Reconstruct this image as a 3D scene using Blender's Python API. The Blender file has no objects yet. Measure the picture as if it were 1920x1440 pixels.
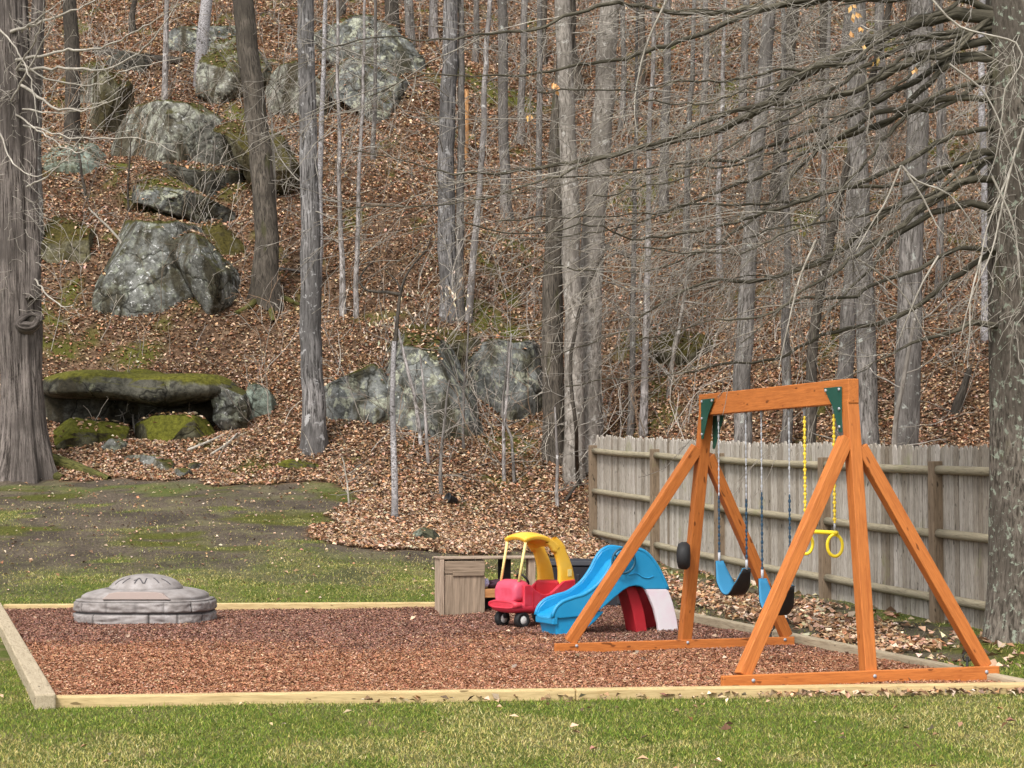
import bpy, math, random
import numpy as np
from mathutils import Vector

# ------------------------------------------------------------------ camera, sky, sun
SC = bpy.context.scene
COL = SC.collection
FPX, CAMH = 3600.0, 1.44
PITCH = math.atan(185.0 / FPX)
cam = bpy.data.cameras.new('camera'); camo = bpy.data.objects.new('camera', cam); COL.objects.link(camo)
cam.sensor_width = 36.0; cam.lens = 36.0 * FPX / 1920.0
cam.clip_start = 0.1; cam.clip_end = 2000.0
camo.location = (0, 0, CAMH); camo.rotation_euler = (math.pi / 2 + PITCH, 0, 0)
SC.camera = camo

SUN_EL, SUN_AZ = math.radians(50), math.radians(205)     # azimuth clockwise from +Y: behind the camera, a little to its left
w = bpy.data.worlds.new("World"); SC.world = w; w.use_nodes = True
wn = w.node_tree.nodes; wl = w.node_tree.links
sky = wn.new('ShaderNodeTexSky'); sky.sky_type = 'NISHITA'; sky.sun_disc = False
sky.sun_elevation = SUN_EL; sky.sun_rotation = SUN_AZ; sky.air_density = 1.0; sky.dust_density = 3.0
hs = wn.new('ShaderNodeHueSaturation'); hs.inputs['Saturation'].default_value = 0.13
wl.new(sky.outputs[0], hs.inputs['Color'])
wl.new(hs.outputs[0], wn['Background'].inputs['Color']); wn['Background'].inputs['Strength'].default_value = 0.135
sun = bpy.data.lights.new('sun', 'SUN'); sun.energy = 1.5; sun.angle = math.radians(13); sun.color = (1.0, 0.94, 0.85)
suno = bpy.data.objects.new('sun', sun); COL.objects.link(suno)
sd = Vector((math.sin(SUN_AZ) * math.cos(SUN_EL), math.cos(SUN_AZ) * math.cos(SUN_EL), math.sin(SUN_EL)))
suno.rotation_euler = sd.to_track_quat('Z', 'Y').to_euler(); suno.location = (0, -10, 30)
SC.view_settings.view_transform = 'Standard'; SC.view_settings.look = 'None'
SC.view_settings.exposure = 0.95; SC.view_settings.gamma = 1.0
SC.cycles.max_bounces = 6; SC.cycles.diffuse_bounces = 3

RNG = np.random.default_rng(7)
random.seed(7)

# ------------------------------------------------------------------ noise
def _hash(ix, iy, iz, seed):
    h = (ix.astype(np.int64) * 374761393 + iy.astype(np.int64) * 668265263 + iz.astype(np.int64) * 2147483647 + seed * 974711) & 0xffffffff
    h = ((h ^ (h >> 13)) * 1274126177) & 0xffffffff
    h = (h ^ (h >> 16)) & 0xffffffff
    return h.astype(np.float64) / 4294967295.0

def vnoise(x, y, z=0.0, seed=0):
    x, y, z = np.broadcast_arrays(np.asarray(x, float), np.asarray(y, float), np.asarray(z, float))
    ix, iy, iz = np.floor(x), np.floor(y), np.floor(z)
    fx, fy, fz = x - ix, y - iy, z - iz
    fx, fy, fz = [f * f * (3 - 2 * f) for f in (fx, fy, fz)]
    r = 0
    for a in (0, 1):
        for b in (0, 1):
            for c in (0, 1):
                wgt = (fx if a else 1 - fx) * (fy if b else 1 - fy) * (fz if c else 1 - fz)
                r = r + wgt * _hash(ix + a, iy + b, iz + c, seed)
    return r * 2 - 1

def fbm(x, y, z=0.0, oct=4, seed=0):
    r, a, s = 0, 1.0, 1.0
    for o in range(oct):
        r = r + a * vnoise(np.asarray(x) * s, np.asarray(y) * s, np.asarray(z) * s, seed + o * 17); a *= 0.5; s *= 2.03
    return r

def sstep(a, b, x):
    t = np.clip((np.asarray(x, float) - a) / (b - a), 0, 1); return t * t * (3 - 2 * t)

# ------------------------------------------------------------------ terrain shape
DENTS = []          # (cx, cy, rx, ry, dz): hollows and shelves in the slope
def toe(x):
    return np.interp(x, [-30, -4, -2, 1.3, 4.5, 9, 30], [33.2, 33.0, 32.3, 31.0, 28.0, 26.0, 25.0])

def H(x, y):
    x = np.asarray(x, float); y = np.asarray(y, float)
    t = sstep(-3.2, 1.6, x)
    sp = lambda v: np.where(v > 8, v, np.log1p(np.exp(np.clip(v, -30, 30) * 1.4)) / 1.4)
    yl = np.minimum(y, 40)
    zl = 0.138 * sp(yl - 21.6); zr = 0.03 * sp(yl - 18.5)
    z = zl * (1 - t) + zr * t
    d = sp(np.minimum(y, 95) - toe(x))
    hill = 0.5 * d
    m = sstep(0.5, 6.0, d)
    hill = hill + m * (0.75 * fbm(x / 8.0, y / 7.0, 0, 3, 3) + 0.16 * fbm(x / 1.9, y / 1.4, 0, 3, 9))
    z = z + hill
    flat = sstep(19.6, 23, y)
    z = z + 0.035 * flat * fbm(x / 1.1, y / 1.1, 0, 3, 21) + 0.006 * (1 - flat) * fbm(x / 0.7, y / 0.7, 0, 2, 23)
    for cx, cy, rx, ry, dz in DENTS:
        z = z + dz * np.exp(-((x - cx) / rx) ** 2 - ((y - cy) / ry) ** 2)
    return z

CP, SP = math.cos(PITCH), math.sin(PITCH)
def W(px, py, Y):
    """world point on the viewing ray of photo pixel (px, py) at distance Y (photo is 1920 x 1440)"""
    u, v = (px - 960.0) / FPX, (720.0 - py) / FPX
    k = Y / (CP - v * SP)
    return np.array([u * k, Y, CAMH + (SP + v * CP) * k])

def PX(x, y, z):
    zz = np.asarray(z) - CAMH
    dep = np.asarray(y) * CP + zz * SP
    dep = np.where(np.abs(dep) < 0.05, 0.05, dep)
    up = -np.asarray(y) * SP + zz * CP
    return 960 + FPX * np.asarray(x) / dep, 720 - FPX * up / dep

def G(px, py):
    Y = np.arange(7.0, 100.0, 0.02)
    u, v = (px - 960.0) / FPX, (720.0 - py) / FPX
    k = Y / (CP - v * SP)
    z = CAMH + (SP + v * CP) * k; x = u * k
    below = np.nonzero(z <= H(x, Y))[0]
    i = below[0] if len(below) else len(Y) - 1
    return np.array([x[i], Y[i], H(x[i], Y[i])])

_e = G(270, 806); LEDGE_Y = _e[1]; DENTS.append((_e[0], _e[1] + 0.8, 1.9, 0.8, -0.62))      # hollow under the mossy ledge
_e = G(370, 400); DENTS.append((_e[0], _e[1] + 0.6, 1.3, 0.8, -0.5))       # hollow under the leaning slab
def PM(px, Y=None): return px * Y / FPX     # pixels -> metres at distance Y

# ------------------------------------------------------------------ mesh builder
class MB:
    def __init__(s): s.V, s.F, s.G, s.S, s.T, s.n = [], [], [], [], [], 0
    def add(s, v, faces, grain=None, smooth=False, tint=None):
        v = np.asarray(v, float)
        s.V.append(v); s.G.append(v if grain is None else np.asarray(grain, float))
        s.T.append(np.full(len(v), 0.5 if tint is None else tint) if np.isscalar(tint) or tint is None else np.asarray(tint))
        for f in faces:
            f = np.asarray(f, dtype=np.int64)
            if f.ndim == 1: f = f[None]
            s.F.append(f + s.n); s.S.append(np.full(len(f), smooth))
        s.n += len(v); return s
    def box(s, c, size, ax=(1, 0, 0), ay=(0, 1, 0), az=(0, 0, 1), taper=(1, 1), tint=None):
        c = np.asarray(c, float); ax, ay, az = [np.asarray(a, float) for a in (ax, ay, az)]
        off = random.random() * 50
        v, g = [], []
        for k in (-1, 1):
            t = 1 if k < 0 else taper[0]; t2 = 1 if k < 0 else taper[1]
            for i, j in ((-1, -1), (1, -1), (1, 1), (-1, 1)):
                l = np.array([i * size[0] / 2 * t, j * size[1] / 2 * t2, k * size[2] / 2])
                v.append(c + ax * l[0] + ay * l[1] + az * l[2])
                o = np.argsort(-np.array(size)); g.append(l[o] + off)
        s.add(v, [np.array([[3, 2, 1, 0], [4, 5, 6, 7], [0, 1, 5, 4], [1, 2, 6, 5], [2, 3, 7, 6], [3, 0, 4, 7]])], g, tint=tint); return s
    def beam(s, a, b, wd, hh, up=(0, 0, 1), tint=None):
        a, b = np.asarray(a, float), np.asarray(b, float); d = b - a; L = np.linalg.norm(d); d /= L
        side = np.cross(d, np.asarray(up, float)); side /= np.linalg.norm(side); u2 = np.cross(side, d)
        return s.box((a + b) / 2, (L, wd, hh), d, side, u2, tint=tint)
    def tube(s, pts, rad, sides=6, ref=None, cap=False, rfun=None, tint=None, squash=None):
        p = np.asarray(pts, float); n = len(p)
        r = np.broadcast_to(np.asarray(rad, float), (n,))
        t = np.gradient(p, axis=0); t /= np.linalg.norm(t, axis=1)[:, None] + 1e-12
        if ref is None:
            d = np.abs(p[-1] - p[0]); ref = np.eye(3)[int(np.argmin(d))]
        n1 = np.cross(t, ref); n1 /= np.linalg.norm(n1, axis=1)[:, None] + 1e-12
        n2 = np.cross(t, n1)
        th = np.linspace(0, 2 * math.pi, sides, endpoint=False)
        ln = np.concatenate([[0], np.cumsum(np.linalg.norm(np.diff(p, axis=0), axis=1))])
        rr = r[:, None] * np.ones((1, sides))
        if rfun is not None: rr = rr * rfun(th[None, :], ln[:, None])
        sq = squash or (1, 1)
        v = p[:, None, :] + rr[..., None] * (np.cos(th)[None, :, None] * sq[0] * n1[:, None, :] + np.sin(th)[None, :, None] * sq[1] * n2[:, None, :])
        off = random.random() * 40
        g = np.stack([np.broadcast_to(ln[:, None], (n, sides)) + off, r.max() * np.cos(th)[None, :] * np.ones((n, 1)), r.max() * np.sin(th)[None, :] * np.ones((n, 1))], -1)
        i = np.arange(n - 1)[:, None] * sides; j = np.arange(sides)[None, :]; j2 = (j + 1) % sides
        f = np.stack([i + j, i + j2, i + sides + j2, i + sides + j], -1).reshape(-1, 4)
        fs = [f]
        if cap: fs += [np.arange(sides)[::-1], (n - 1) * sides + np.arange(sides)]
        s.add(v.reshape(-1, 3), fs, g.reshape(-1, 3), smooth=True, tint=tint); return s
    def grid(s, P, smooth=True, close_u=False, close_v=False, grain=None, tint=None):
        P = np.asarray(P, float); n, m = P.shape[:2]
        i = np.arange(n if close_u else n - 1)[:, None]; j = np.arange(m if close_v else m - 1)[None, :]
        i2, j2 = (i + 1) % n, (j + 1) % m
        f = np.stack([i * m + j, i * m + j2, i2 * m + j2, i2 * m + j], -1).reshape(-1, 4)
        s.add(P.reshape(-1, 3), [f], grain, smooth=smooth, tint=tint); return s
    def prism(s, outline, fn, t0, t1, smooth=False):
        """outline [(a, b)...] extruded between t0 and t1; fn(a, b, t) -> world point"""
        n = len(outline)
        v = [fn(a, b, t0) for a, b in outline] + [fn(a, b, t1) for a, b in outline]
        side = [[i, (i + 1) % n, n + (i + 1) % n, n + i] for i in range(n)]
        s.add(v, [np.array(side), np.arange(n)[::-1], n + np.arange(n)]); return s
    def build(s, name, mat, parent=None, bevel=0, seg=2, attr=None):
        me = bpy.data.meshes.new(name)
        V = np.concatenate(s.V); o = bpy.data.objects.new(name, me); COL.objects.link(o)
        if parent is not None:
            base = parent
            while base.parent is not None: base = base.parent
            V = V - np.array(base.location)[None]; o.parent = parent
        me.vertices.add(len(V)); me.vertices.foreach_set('co', V.astype(np.float32).ravel())
        loops = np.concatenate([f.ravel() for f in s.F]); tot = np.concatenate([np.full(len(f), f.shape[1]) for f in s.F])
        me.loops.add(len(loops)); me.loops.foreach_set('vertex_index', loops.astype(np.int32))
        me.polygons.add(len(tot)); me.polygons.foreach_set('loop_start', np.concatenate([[0], np.cumsum(tot)[:-1]]).astype(np.int32))
        me.polygons.foreach_set('use_smooth', np.concatenate(s.S))
        me.update(calc_edges=True)
        a = me.attributes.new('grain', 'FLOAT_VECTOR', 'POINT'); a.data.foreach_set('vector', np.concatenate(s.G).astype(np.float32).ravel())
        a = me.attributes.new('tint', 'FLOAT', 'POINT'); a.data.foreach_set('value', np.concatenate(s.T).astype(np.float32))
        if attr is not None:
            for k, val in attr.items():
                if val.ndim == 2:
                    a = me.attributes.new(k, 'FLOAT_COLOR', 'POINT'); c = np.ones((len(V), 4), np.float32); c[:, :3] = val; a.data.foreach_set('color', c.ravel())
                else:
                    a = me.attributes.new(k, 'FLOAT', 'POINT'); a.data.foreach_set('value', val.astype(np.float32))
        me.materials.append(mat)
        if bevel:
            b = o.modifiers.new('bevel', 'BEVEL'); b.width = bevel; b.segments = seg; b.limit_method = 'ANGLE'; b.angle_limit = math.radians(40)
        return o

def tag(o, label=None, cat=None, group=None, kind=None):
    if label: o['label'] = label
    if cat: o['category'] = cat
    if group: o['group'] = group
    if kind: o['kind'] = kind
    return o
def thing(name, loc, label, cat, group=None):
    o = bpy.data.objects.new(name, None); COL.objects.link(o); o.location = [float(c) for c in loc]; o.empty_display_size = 0.2
    return tag(o, label, cat, group)

# ------------------------------------------------------------------ materials
def mat_new(name, rough=0.8, spec=0.3):
    m = bpy.data.materials.new(name); m.use_nodes = True; nt = m.node_tree
    b = nt.nodes['Principled BSDF']; b.inputs['Roughness'].default_value = rough
    b.inputs['Specular IOR Level'].default_value = spec
    return m, nt, b
def nd(nt, typ, props=None, **ins):
    n = nt.nodes.new('ShaderNode' + typ)
    for k, v in (props or {}).items(): setattr(n, k, v)
    for k, v in ins.items():
        k2 = int(k[1:]) if k[0] == '_' else k
        sk = n.inputs[k2]
        if isinstance(v, bpy.types.NodeSocket): nt.links.new(v, sk)
        else: sk.default_value = v
    return n
def c4(c): return (c[0], c[1], c[2], 1.0)
def noise(nt, vec, scale, detail=4, rough=0.55, dist=0.0, out='Fac'):
    return nd(nt, 'TexNoise', None, Vector=vec, Scale=scale, Detail=detail, Roughness=rough, Distortion=dist).outputs[out]
def ramp(nt, fac, stops, interp='LINEAR'):
    n = nd(nt, 'ValToRGB', None, Fac=fac); cr = n.color_ramp; cr.interpolation = interp
    while len(cr.elements) < len(stops): cr.elements.new(0.5)
    for e, (p, c) in zip(cr.elements, stops):
        e.position = p; e.color = c4(c) if not np.isscalar(c) else (c, c, c, 1)
    return n.outputs[0]
def mixc(nt, fac, a, b, blend='MIX'):
    n = nt.nodes.new('ShaderNodeMix'); n.data_type = 'RGBA'; n.blend_type = blend
    for i, v in ((0, fac), (6, a), (7, b)):
        if isinstance(v, bpy.types.NodeSocket): nt.links.new(v, n.inputs[i])
        else: n.inputs[i].default_value = v if i == 0 else c4(v)
    return n.outputs[2]
def mapping(nt, vec, scale=(1, 1, 1), loc=(0, 0, 0)):
    return nd(nt, 'Mapping', None, Vector=vec, Scale=scale, Location=loc).outputs[0]
def bump(nt, b, h, strength=0.5, dist=0.02):
    n = nd(nt, 'Bump', None, Height=h, Strength=strength, Distance=dist); nt.links.new(n.outputs[0], b.inputs['Normal'])
def attr(nt, name, out='Vector'): return nd(nt, 'Attribute', dict(attribute_name=name)).outputs[out]
def objc(nt): return nd(nt, 'TexCoord').outputs['Object']
def math_(nt, op, a, b=0.0, clamp=False):
    return nd(nt, 'Math', dict(operation=op, use_clamp=clamp), _0=a, _1=b).outputs[0]
def wpos(nt): return nd(nt, 'NewGeometry').outputs['Position']
def wnorm_z(nt): return nd(nt, 'SeparateXYZ', None, Vector=nd(nt, 'NewGeometry').outputs['Normal']).outputs[2]

def bark(name, dark, light, scale=9.0, stretch=0.14, lscale=7.0, lichen=None, lich_amt=0.5, moss=None, moss_amt=0.45, strength=0.8, dist=0.03):
    m, nt, b = mat_new(name, 0.92, 0.15)
    g = attr(nt, 'grain')
    v = mapping(nt, g, (scale * stretch, scale, scale))
    n1 = noise(nt, v, 2.2, 6, 0.62, 0.6)
    n2 = noise(nt, mapping(nt, g, (scale * 0.5, scale * 2.2, scale * 2.2)), 3.0, 4, 0.6)
    h = math_(nt, 'ADD', math_(nt, 'MULTIPLY', n1, 0.75), math_(nt, 'MULTIPLY', n2, 0.25))
    col = ramp(nt, h, [(0.40, dark), (0.475, [(a + c) / 2 for a, c in zip(dark, light)]), (0.56, light), (0.68, [min(1, c * 1.35) for c in light])])
    big = noise(nt, wpos(nt), 1.3, 3)
    col = mixc(nt, ramp(nt, big, [(0.42, 0.0), (0.62, 0.75)]), col, [0.6 * a + 0.28 * c for a, c in zip(dark, light)], 'MIX')
    if lichen:
        ln = noise(nt, wpos(nt), lscale, 7, 0.65, 0.4)
        col = mixc(nt, ramp(nt, ln, [(lich_amt, 0.0), (lich_amt + 0.06, 0.85)]), col, lichen)
    if moss:
        mn = noise(nt, mapping(nt, wpos(nt), (2.2, 2.2, 0.8)), 1.6, 5, 0.6)
        col = mixc(nt, ramp(nt, mn, [(moss_amt, 0.0), (moss_amt + 0.12, 0.9)]), col, moss)
    nt.links.new(col, b.inputs['Base Color'])
    bump(nt, b, h, strength, dist)
    return m

def wood(name, base, dark, gs=14.0, var=0.25, rough=0.7, knots=False, green=None, green_amt=0.55, spec=0.25, strength=0.25, tinted=False):
    m, nt, b = mat_new(name, rough, spec)
    g = attr(nt, 'grain')
    n1 = noise(nt, mapping(nt, g, (gs * 0.09, gs, gs)), 2.0, 6, 0.65, 1.2)
    n2 = noise(nt, mapping(nt, g, (gs * 0.3, gs * 4, gs * 4)), 2.0, 3, 0.6)
    f = math_(nt, 'ADD', math_(nt, 'MULTIPLY', n1, 0.65), math_(nt, 'MULTIPLY', n2, 0.35))
    col = ramp(nt, f, [(0.30, dark), (0.50, base), (0.72, [min(1, c * (1 + var)) for c in base])])
    if tinted:
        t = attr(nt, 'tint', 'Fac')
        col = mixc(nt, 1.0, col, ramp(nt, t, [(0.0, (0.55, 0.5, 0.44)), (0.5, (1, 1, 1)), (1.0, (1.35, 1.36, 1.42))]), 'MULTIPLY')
    if knots:
        kn = noise(nt, mapping(nt, g, (6, 16, 16)), 1.5, 1)
        col = mixc(nt, ramp(nt, kn, [(0.70, 0.0), (0.75, 0.8)]), col, [c * 0.35 for c in dark])
    if green:
        gn = noise(nt, wpos(nt), 1.8, 5, 0.65)
        col = mixc(nt, ramp(nt, gn, [(green_amt, 0.0), (green_amt + 0.15, 0.75)]), col, green)
    nt.links.new(col, b.inputs['Base Color']); bump(nt, b, f, strength, 0.01)
    return m

def plastic(name, base, rough=0.38, fade=None, dirt=(0.12, 0.09, 0.06), spec=0.45):
    m, nt, b = mat_new(name, rough, spec)
    n1 = noise(nt, wpos(nt), 5.0, 5, 0.6)
    col = mixc(nt, ramp(nt, n1, [(0.42, 0.0), (0.75, 0.55)]), base, fade or [min(1, c * 1.12 + 0.02) for c in base])
    n2 = noise(nt, wpos(nt), 38.0, 5, 0.7)
    col = mixc(nt, ramp(nt, n2, [(0.60, 0.0), (0.80, 0.35)]), col, dirt)
    nt.links.new(col, b.inputs['Base Color'])
    nt.links.new(ramp(nt, n1, [(0.3, rough * 0.85), (0.7, min(1, rough * 1.5))]), b.inputs['Roughness'])
    bump(nt, b, n2, 0.06, 0.004)
    return m

def rockmat(name, base, dark, lichen, pale, lich_amt=0.52, pale_amt=0.62, moss=(0.055, 0.052, 0.013), moss_lo=0.56):
    m, nt, b = mat_new(name, 0.93, 0.15)
    P = wpos(nt)
    n1 = noise(nt, P, 2.3, 8, 0.66, 0.3)
    n2 = noise(nt, P, 11.0, 6, 0.7)
    vor = nd(nt, 'TexVoronoi', dict(feature='DISTANCE_TO_EDGE'), Vector=nd(nt, 'VectorMath', dict(operation='ADD'), _0=P, _1=noise(nt, P, 1.5, 3, out='Color')).outputs[0], Scale=0.75).outputs['Distance']
    col = ramp(nt, n1, [(0.36, dark), (0.48, base), (0.64, [min(1, c * 1.5) for c in base])])
    col = mixc(nt, ramp(nt, noise(nt, P, 4.2, 7, 0.66, 0.3), [(lich_amt, 0.0), (lich_amt + 0.05, 0.75)]), col, lichen)
    col = mixc(nt, ramp(nt, noise(nt, P, 9.0, 7, 0.72, 0.2), [(pale_amt, 0.0), (pale_amt + 0.04, 0.85)]), col, pale)
    col = mixc(nt, ramp(nt, noise(nt, mapping(nt, P, (1.7, 1.7, 0.35)), 1.4, 5, 0.6), [(0.48, 0.0), (0.60, 0.85)]), col, [dark[0] * 1.15, dark[1], dark[2] * 0.7])
    col = mixc(nt, ramp(nt, n2, [(0.40, 0.5), (0.54, 0.0)]), col, [c * 0.4 for c in dark])
    col = mixc(nt, ramp(nt, vor, [(0.0, 0.9), (0.02, 0.0)]), col, [c * 0.3 for c in dark])
    up = wnorm_z(nt)
    mm = math_(nt, 'ADD', math_(nt, 'MULTIPLY', up, 0.55), math_(nt, 'MULTIPLY', noise(nt, P, 2.6, 5, 0.65), 0.55))
    mcol = ramp(nt, noise(nt, P, 14.0, 4, 0.7), [(0.3, [c * 0.45 for c in moss]), (0.7, [c * 1.7 for c in moss])])
    col = mixc(nt, ramp(nt, mm, [(moss_lo, 0.0), (moss_lo + 0.12, 1.0)]), col, mcol)
    nt.links.new(col, b.inputs['Base Color'])
    h = math_(nt, 'ADD', n1, math_(nt, 'MULTIPLY', n2, 0.45)); h = math_(nt, 'ADD', h, math_(nt, 'MULTIPLY', ramp(nt, vor, [(0.0, 0.0), (0.06, 1.0)]), 0.25))
    bump(nt, b, h, 0.9, 0.06)
    return m

def colattr(name, rough=0.85, spec=0.15, trans=0.0):
    m, nt, b = mat_new(name, rough, spec)
    nt.links.new(attr(nt, 'col', 'Color'), b.inputs['Base Color'])
    return m

M = {}
M['shag_bark'] = bark('shaggy bark', (0.024, 0.019, 0.016), (0.240, 0.205, 0.185), 15, 0.07, strength=1.0, dist=0.05)
M['lichen_bark'] = bark('lichen bark', (0.035, 0.029, 0.022), (0.175, 0.15, 0.125), 13, 0.30, lscale=15.0, lichen=(0.30, 0.34, 0.27), lich_amt=0.565, moss=(0.10, 0.10, 0.045), moss_amt=0.62, strength=0.9)
M['brown_bark'] = bark('brown bark', (0.020, 0.017, 0.014), (0.150, 0.128, 0.105), 14, 0.16, moss=(0.06, 0.06, 0.02), moss_amt=0.60)
M['grey_bark'] = bark('grey bark', (0.045, 0.039, 0.034), (0.235, 0.215, 0.20), 13, 0.16, lichen=(0.36, 0.37, 0.34), lich_amt=0.60)
M['pale_bark'] = bark('pale bark', (0.07, 0.06, 0.052), (0.38, 0.35, 0.34), 9, 0.3, lichen=(0.55, 0.53, 0.52), lich_amt=0.60, strength=0.4)
M['birch_bark'] = bark('birch bark', (0.09, 0.08, 0.075), (0.47, 0.45, 0.46), 12, 1.6, lichen=(0.05, 0.045, 0.04), lich_amt=0.58, strength=0.2)
M['beech_bark'] = bark('smooth tan bark', (0.09, 0.078, 0.065), (0.30, 0.27, 0.24), 8, 0.35, lichen=(0.42, 0.40, 0.37), lich_amt=0.58, strength=0.35)
M['dark_bark'] = bark('dark bark', (0.022, 0.019, 0.016), (0.10, 0.085, 0.07), 14, 0.18)
M['furrow_bark'] = bark('furrowed bark', (0.016, 0.014, 0.012), (0.26, 0.245, 0.24), 12, 0.12, strength=1.0, lichen=(0.40, 0.39, 0.39), lich_amt=0.575)
M['torn_wood'] = bark('torn orange wood', (0.22, 0.09, 0.03), (0.62, 0.36, 0.17), 14, 0.1)
M['twig_grey'] = bark('grey twig', (0.11, 0.097, 0.082), (0.37, 0.34, 0.30), 20, 0.2, strength=0.2)
M['twig_pale'] = bark('pale twig', (0.22, 0.195, 0.16), (0.50, 0.46, 0.40), 20, 0.2, strength=0.2)
M['limb_olive'] = bark('olive limb', (0.026, 0.023, 0.016), (0.150, 0.134, 0.10), 14, 0.2, strength=0.5)
M['moss_root'] = bark('mossy root', (0.03, 0.03, 0.01), (0.12, 0.115, 0.035), 10, 0.3)
M['stain_wood'] = wood('orange stained wood', (0.47, 0.152, 0.035), (0.33, 0.088, 0.018), 18, 0.35, 0.58, knots=True, spec=0.3, tinted=True)
M['timber'] = wood('pale landscape timber', (0.50, 0.375, 0.19), (0.30, 0.20, 0.08), 16, 0.3, 0.8, knots=True)
M['timber_old'] = wood('grey landscape timber', (0.40, 0.33, 0.23), (0.20, 0.15, 0.09), 16, 0.3, 0.85, knots=True, strength=0.5)
M['picket'] = wood('weathered picket', (0.335, 0.303, 0.262), (0.085, 0.07, 0.052), 26, 0.55, 0.88, knots=True, green=(0.22, 0.22, 0.09), green_amt=0.60, strength=0.4, tinted=True)
M['post'] = wood('weathered post', (0.19, 0.14, 0.095), (0.065, 0.045, 0.03), 22, 0.4, 0.9, knots=True, green=(0.20, 0.20, 0.08), green_amt=0.62, strength=0.5)
M['rail'] = wood('weathered rail', (0.27, 0.235, 0.165), (0.12, 0.095, 0.06), 22, 0.35, 0.9, green=(0.20, 0.20, 0.09), green_amt=0.60, strength=0.4)
M['cabinet'] = wood('weathered plywood', (0.27, 0.205, 0.15), (0.11, 0.078, 0.052), 8, 0.6, 0.85, strength=0.3, tinted=True)
M['shelf'] = wood('orange plank', (0.42, 0.20, 0.08), (0.24, 0.10, 0.04), 10, 0.3, 0.8)
M['blue'] = plastic('blue plastic', (0.012, 0.26, 0.52), 0.36, fade=(0.03, 0.34, 0.60), dirt=(0.03, 0.17, 0.30))
M['blue_dark'] = plastic('dark blue plastic', (0.008, 0.075, 0.13), 0.4)
M['belt_blue'] = plastic('blue belt', (0.02, 0.17, 0.32), 0.6, dirt=(0.02, 0.08, 0.14))
M['black'] = plastic('black rubber', (0.012, 0.012, 0.013), 0.6, dirt=(0.06, 0.05, 0.045))
M['navy_bin'] = plastic('black bin plastic', (0.012, 0.013, 0.020), 0.5)
M['red'] = plastic('red plastic', (0.58, 0.022, 0.045), 0.42, fade=(0.66, 0.10, 0.15), dirt=(0.30, 0.03, 0.03))
M['pink'] = plastic('pinkish red plastic', (0.60, 0.055, 0.10), 0.42, fade=(0.66, 0.16, 0.26), dirt=(0.4, 0.05, 0.08))  # red toned towards pink, for the car hood
M['deep_red'] = plastic('deep red plastic', (0.42, 0.01, 0.02), 0.5, dirt=(0.2, 0.01, 0.01))
M['yellow'] = plastic('yellow plastic', (0.86, 0.47, 0.03), 0.42, fade=(0.88, 0.60, 0.13), dirt=(0.5, 0.28, 0.05))
M['cream'] = plastic('faded yellow plastic', (0.84, 0.68, 0.26), 0.45, dirt=(0.5, 0.4, 0.2))
M['yellow_ring'] = plastic('bright yellow plastic', (0.85, 0.64, 0.02), 0.4)
M['yellow_rope'] = plastic('yellow chain', (0.72, 0.52, 0.04), 0.5, dirt=(0.30, 0.22, 0.03))
M['white_leg'] = plastic('faded white plastic', (0.80, 0.76, 0.80), 0.45, fade=(0.80, 0.58, 0.68), dirt=(0.55, 0.42, 0.45))
M['white'] = plastic('white plastic', (0.78, 0.78, 0.76), 0.45)
M['green_metal'] = plastic('dark green bracket', (0.004, 0.065, 0.045), 0.4)
M['steel'] = plastic('zinc chain', (0.36, 0.37, 0.40), 0.35, dirt=(0.2, 0.2, 0.2))
M['chain_blue'] = plastic('coated chain', (0.012, 0.045, 0.085), 0.5)
M['rockA'] = rockmat('grey lichen rock', (0.135, 0.137, 0.126), (0.036, 0.034, 0.025), (0.25, 0.265, 0.21), (0.66, 0.66, 0.65), 0.53, 0.585)
M['rockB'] = rockmat('pale lichen rock', (0.155, 0.15, 0.128), (0.038, 0.034, 0.024), (0.34, 0.345, 0.28), (0.58, 0.58, 0.55), 0.50, 0.59, moss_lo=0.57)
M['rockC'] = rockmat('blue grey rock', (0.145, 0.15, 0.143), (0.036, 0.035, 0.025), (0.40, 0.41, 0.31), (0.55, 0.56, 0.54), 0.525, 0.63, moss_lo=0.62)
M['rockG'] = rockmat('greenish rock', (0.20, 0.235, 0.20), (0.06, 0.065, 0.05), (0.30, 0.33, 0.25), (0.56, 0.60, 0.58), 0.56, 0.66, moss_lo=0.72)
M['rockD'] = rockmat('dark ledge rock', (0.10, 0.095, 0.075), (0.025, 0.024, 0.02), (0.20, 0.20, 0.13), (0.40, 0.40, 0.36), 0.60, 0.68, moss=(0.092, 0.088, 0.014), moss_lo=0.53)
M['rockM'] = rockmat('mossy rock', (0.11, 0.10, 0.065), (0.028, 0.024, 0.012), (0.20, 0.19, 0.11), (0.38, 0.37, 0.3), 0.55, 0.66, moss=(0.055, 0.046, 0.012), moss_lo=0.46)
M['rockMoss'] = rockmat('cushion moss rock', (0.09, 0.085, 0.055), (0.025, 0.022, 0.012), (0.16, 0.155, 0.08), (0.35, 0.35, 0.3), 0.58, 0.70, moss=(0.080, 0.080, 0.011), moss_lo=0.30)
M['overhang'] = rockmat('shadowed slab rock', (0.075, 0.072, 0.06), (0.025, 0.023, 0.018), (0.13, 0.13, 0.10), (0.65, 0.66, 0.66), 0.60, 0.70, moss_lo=0.75)
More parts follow.
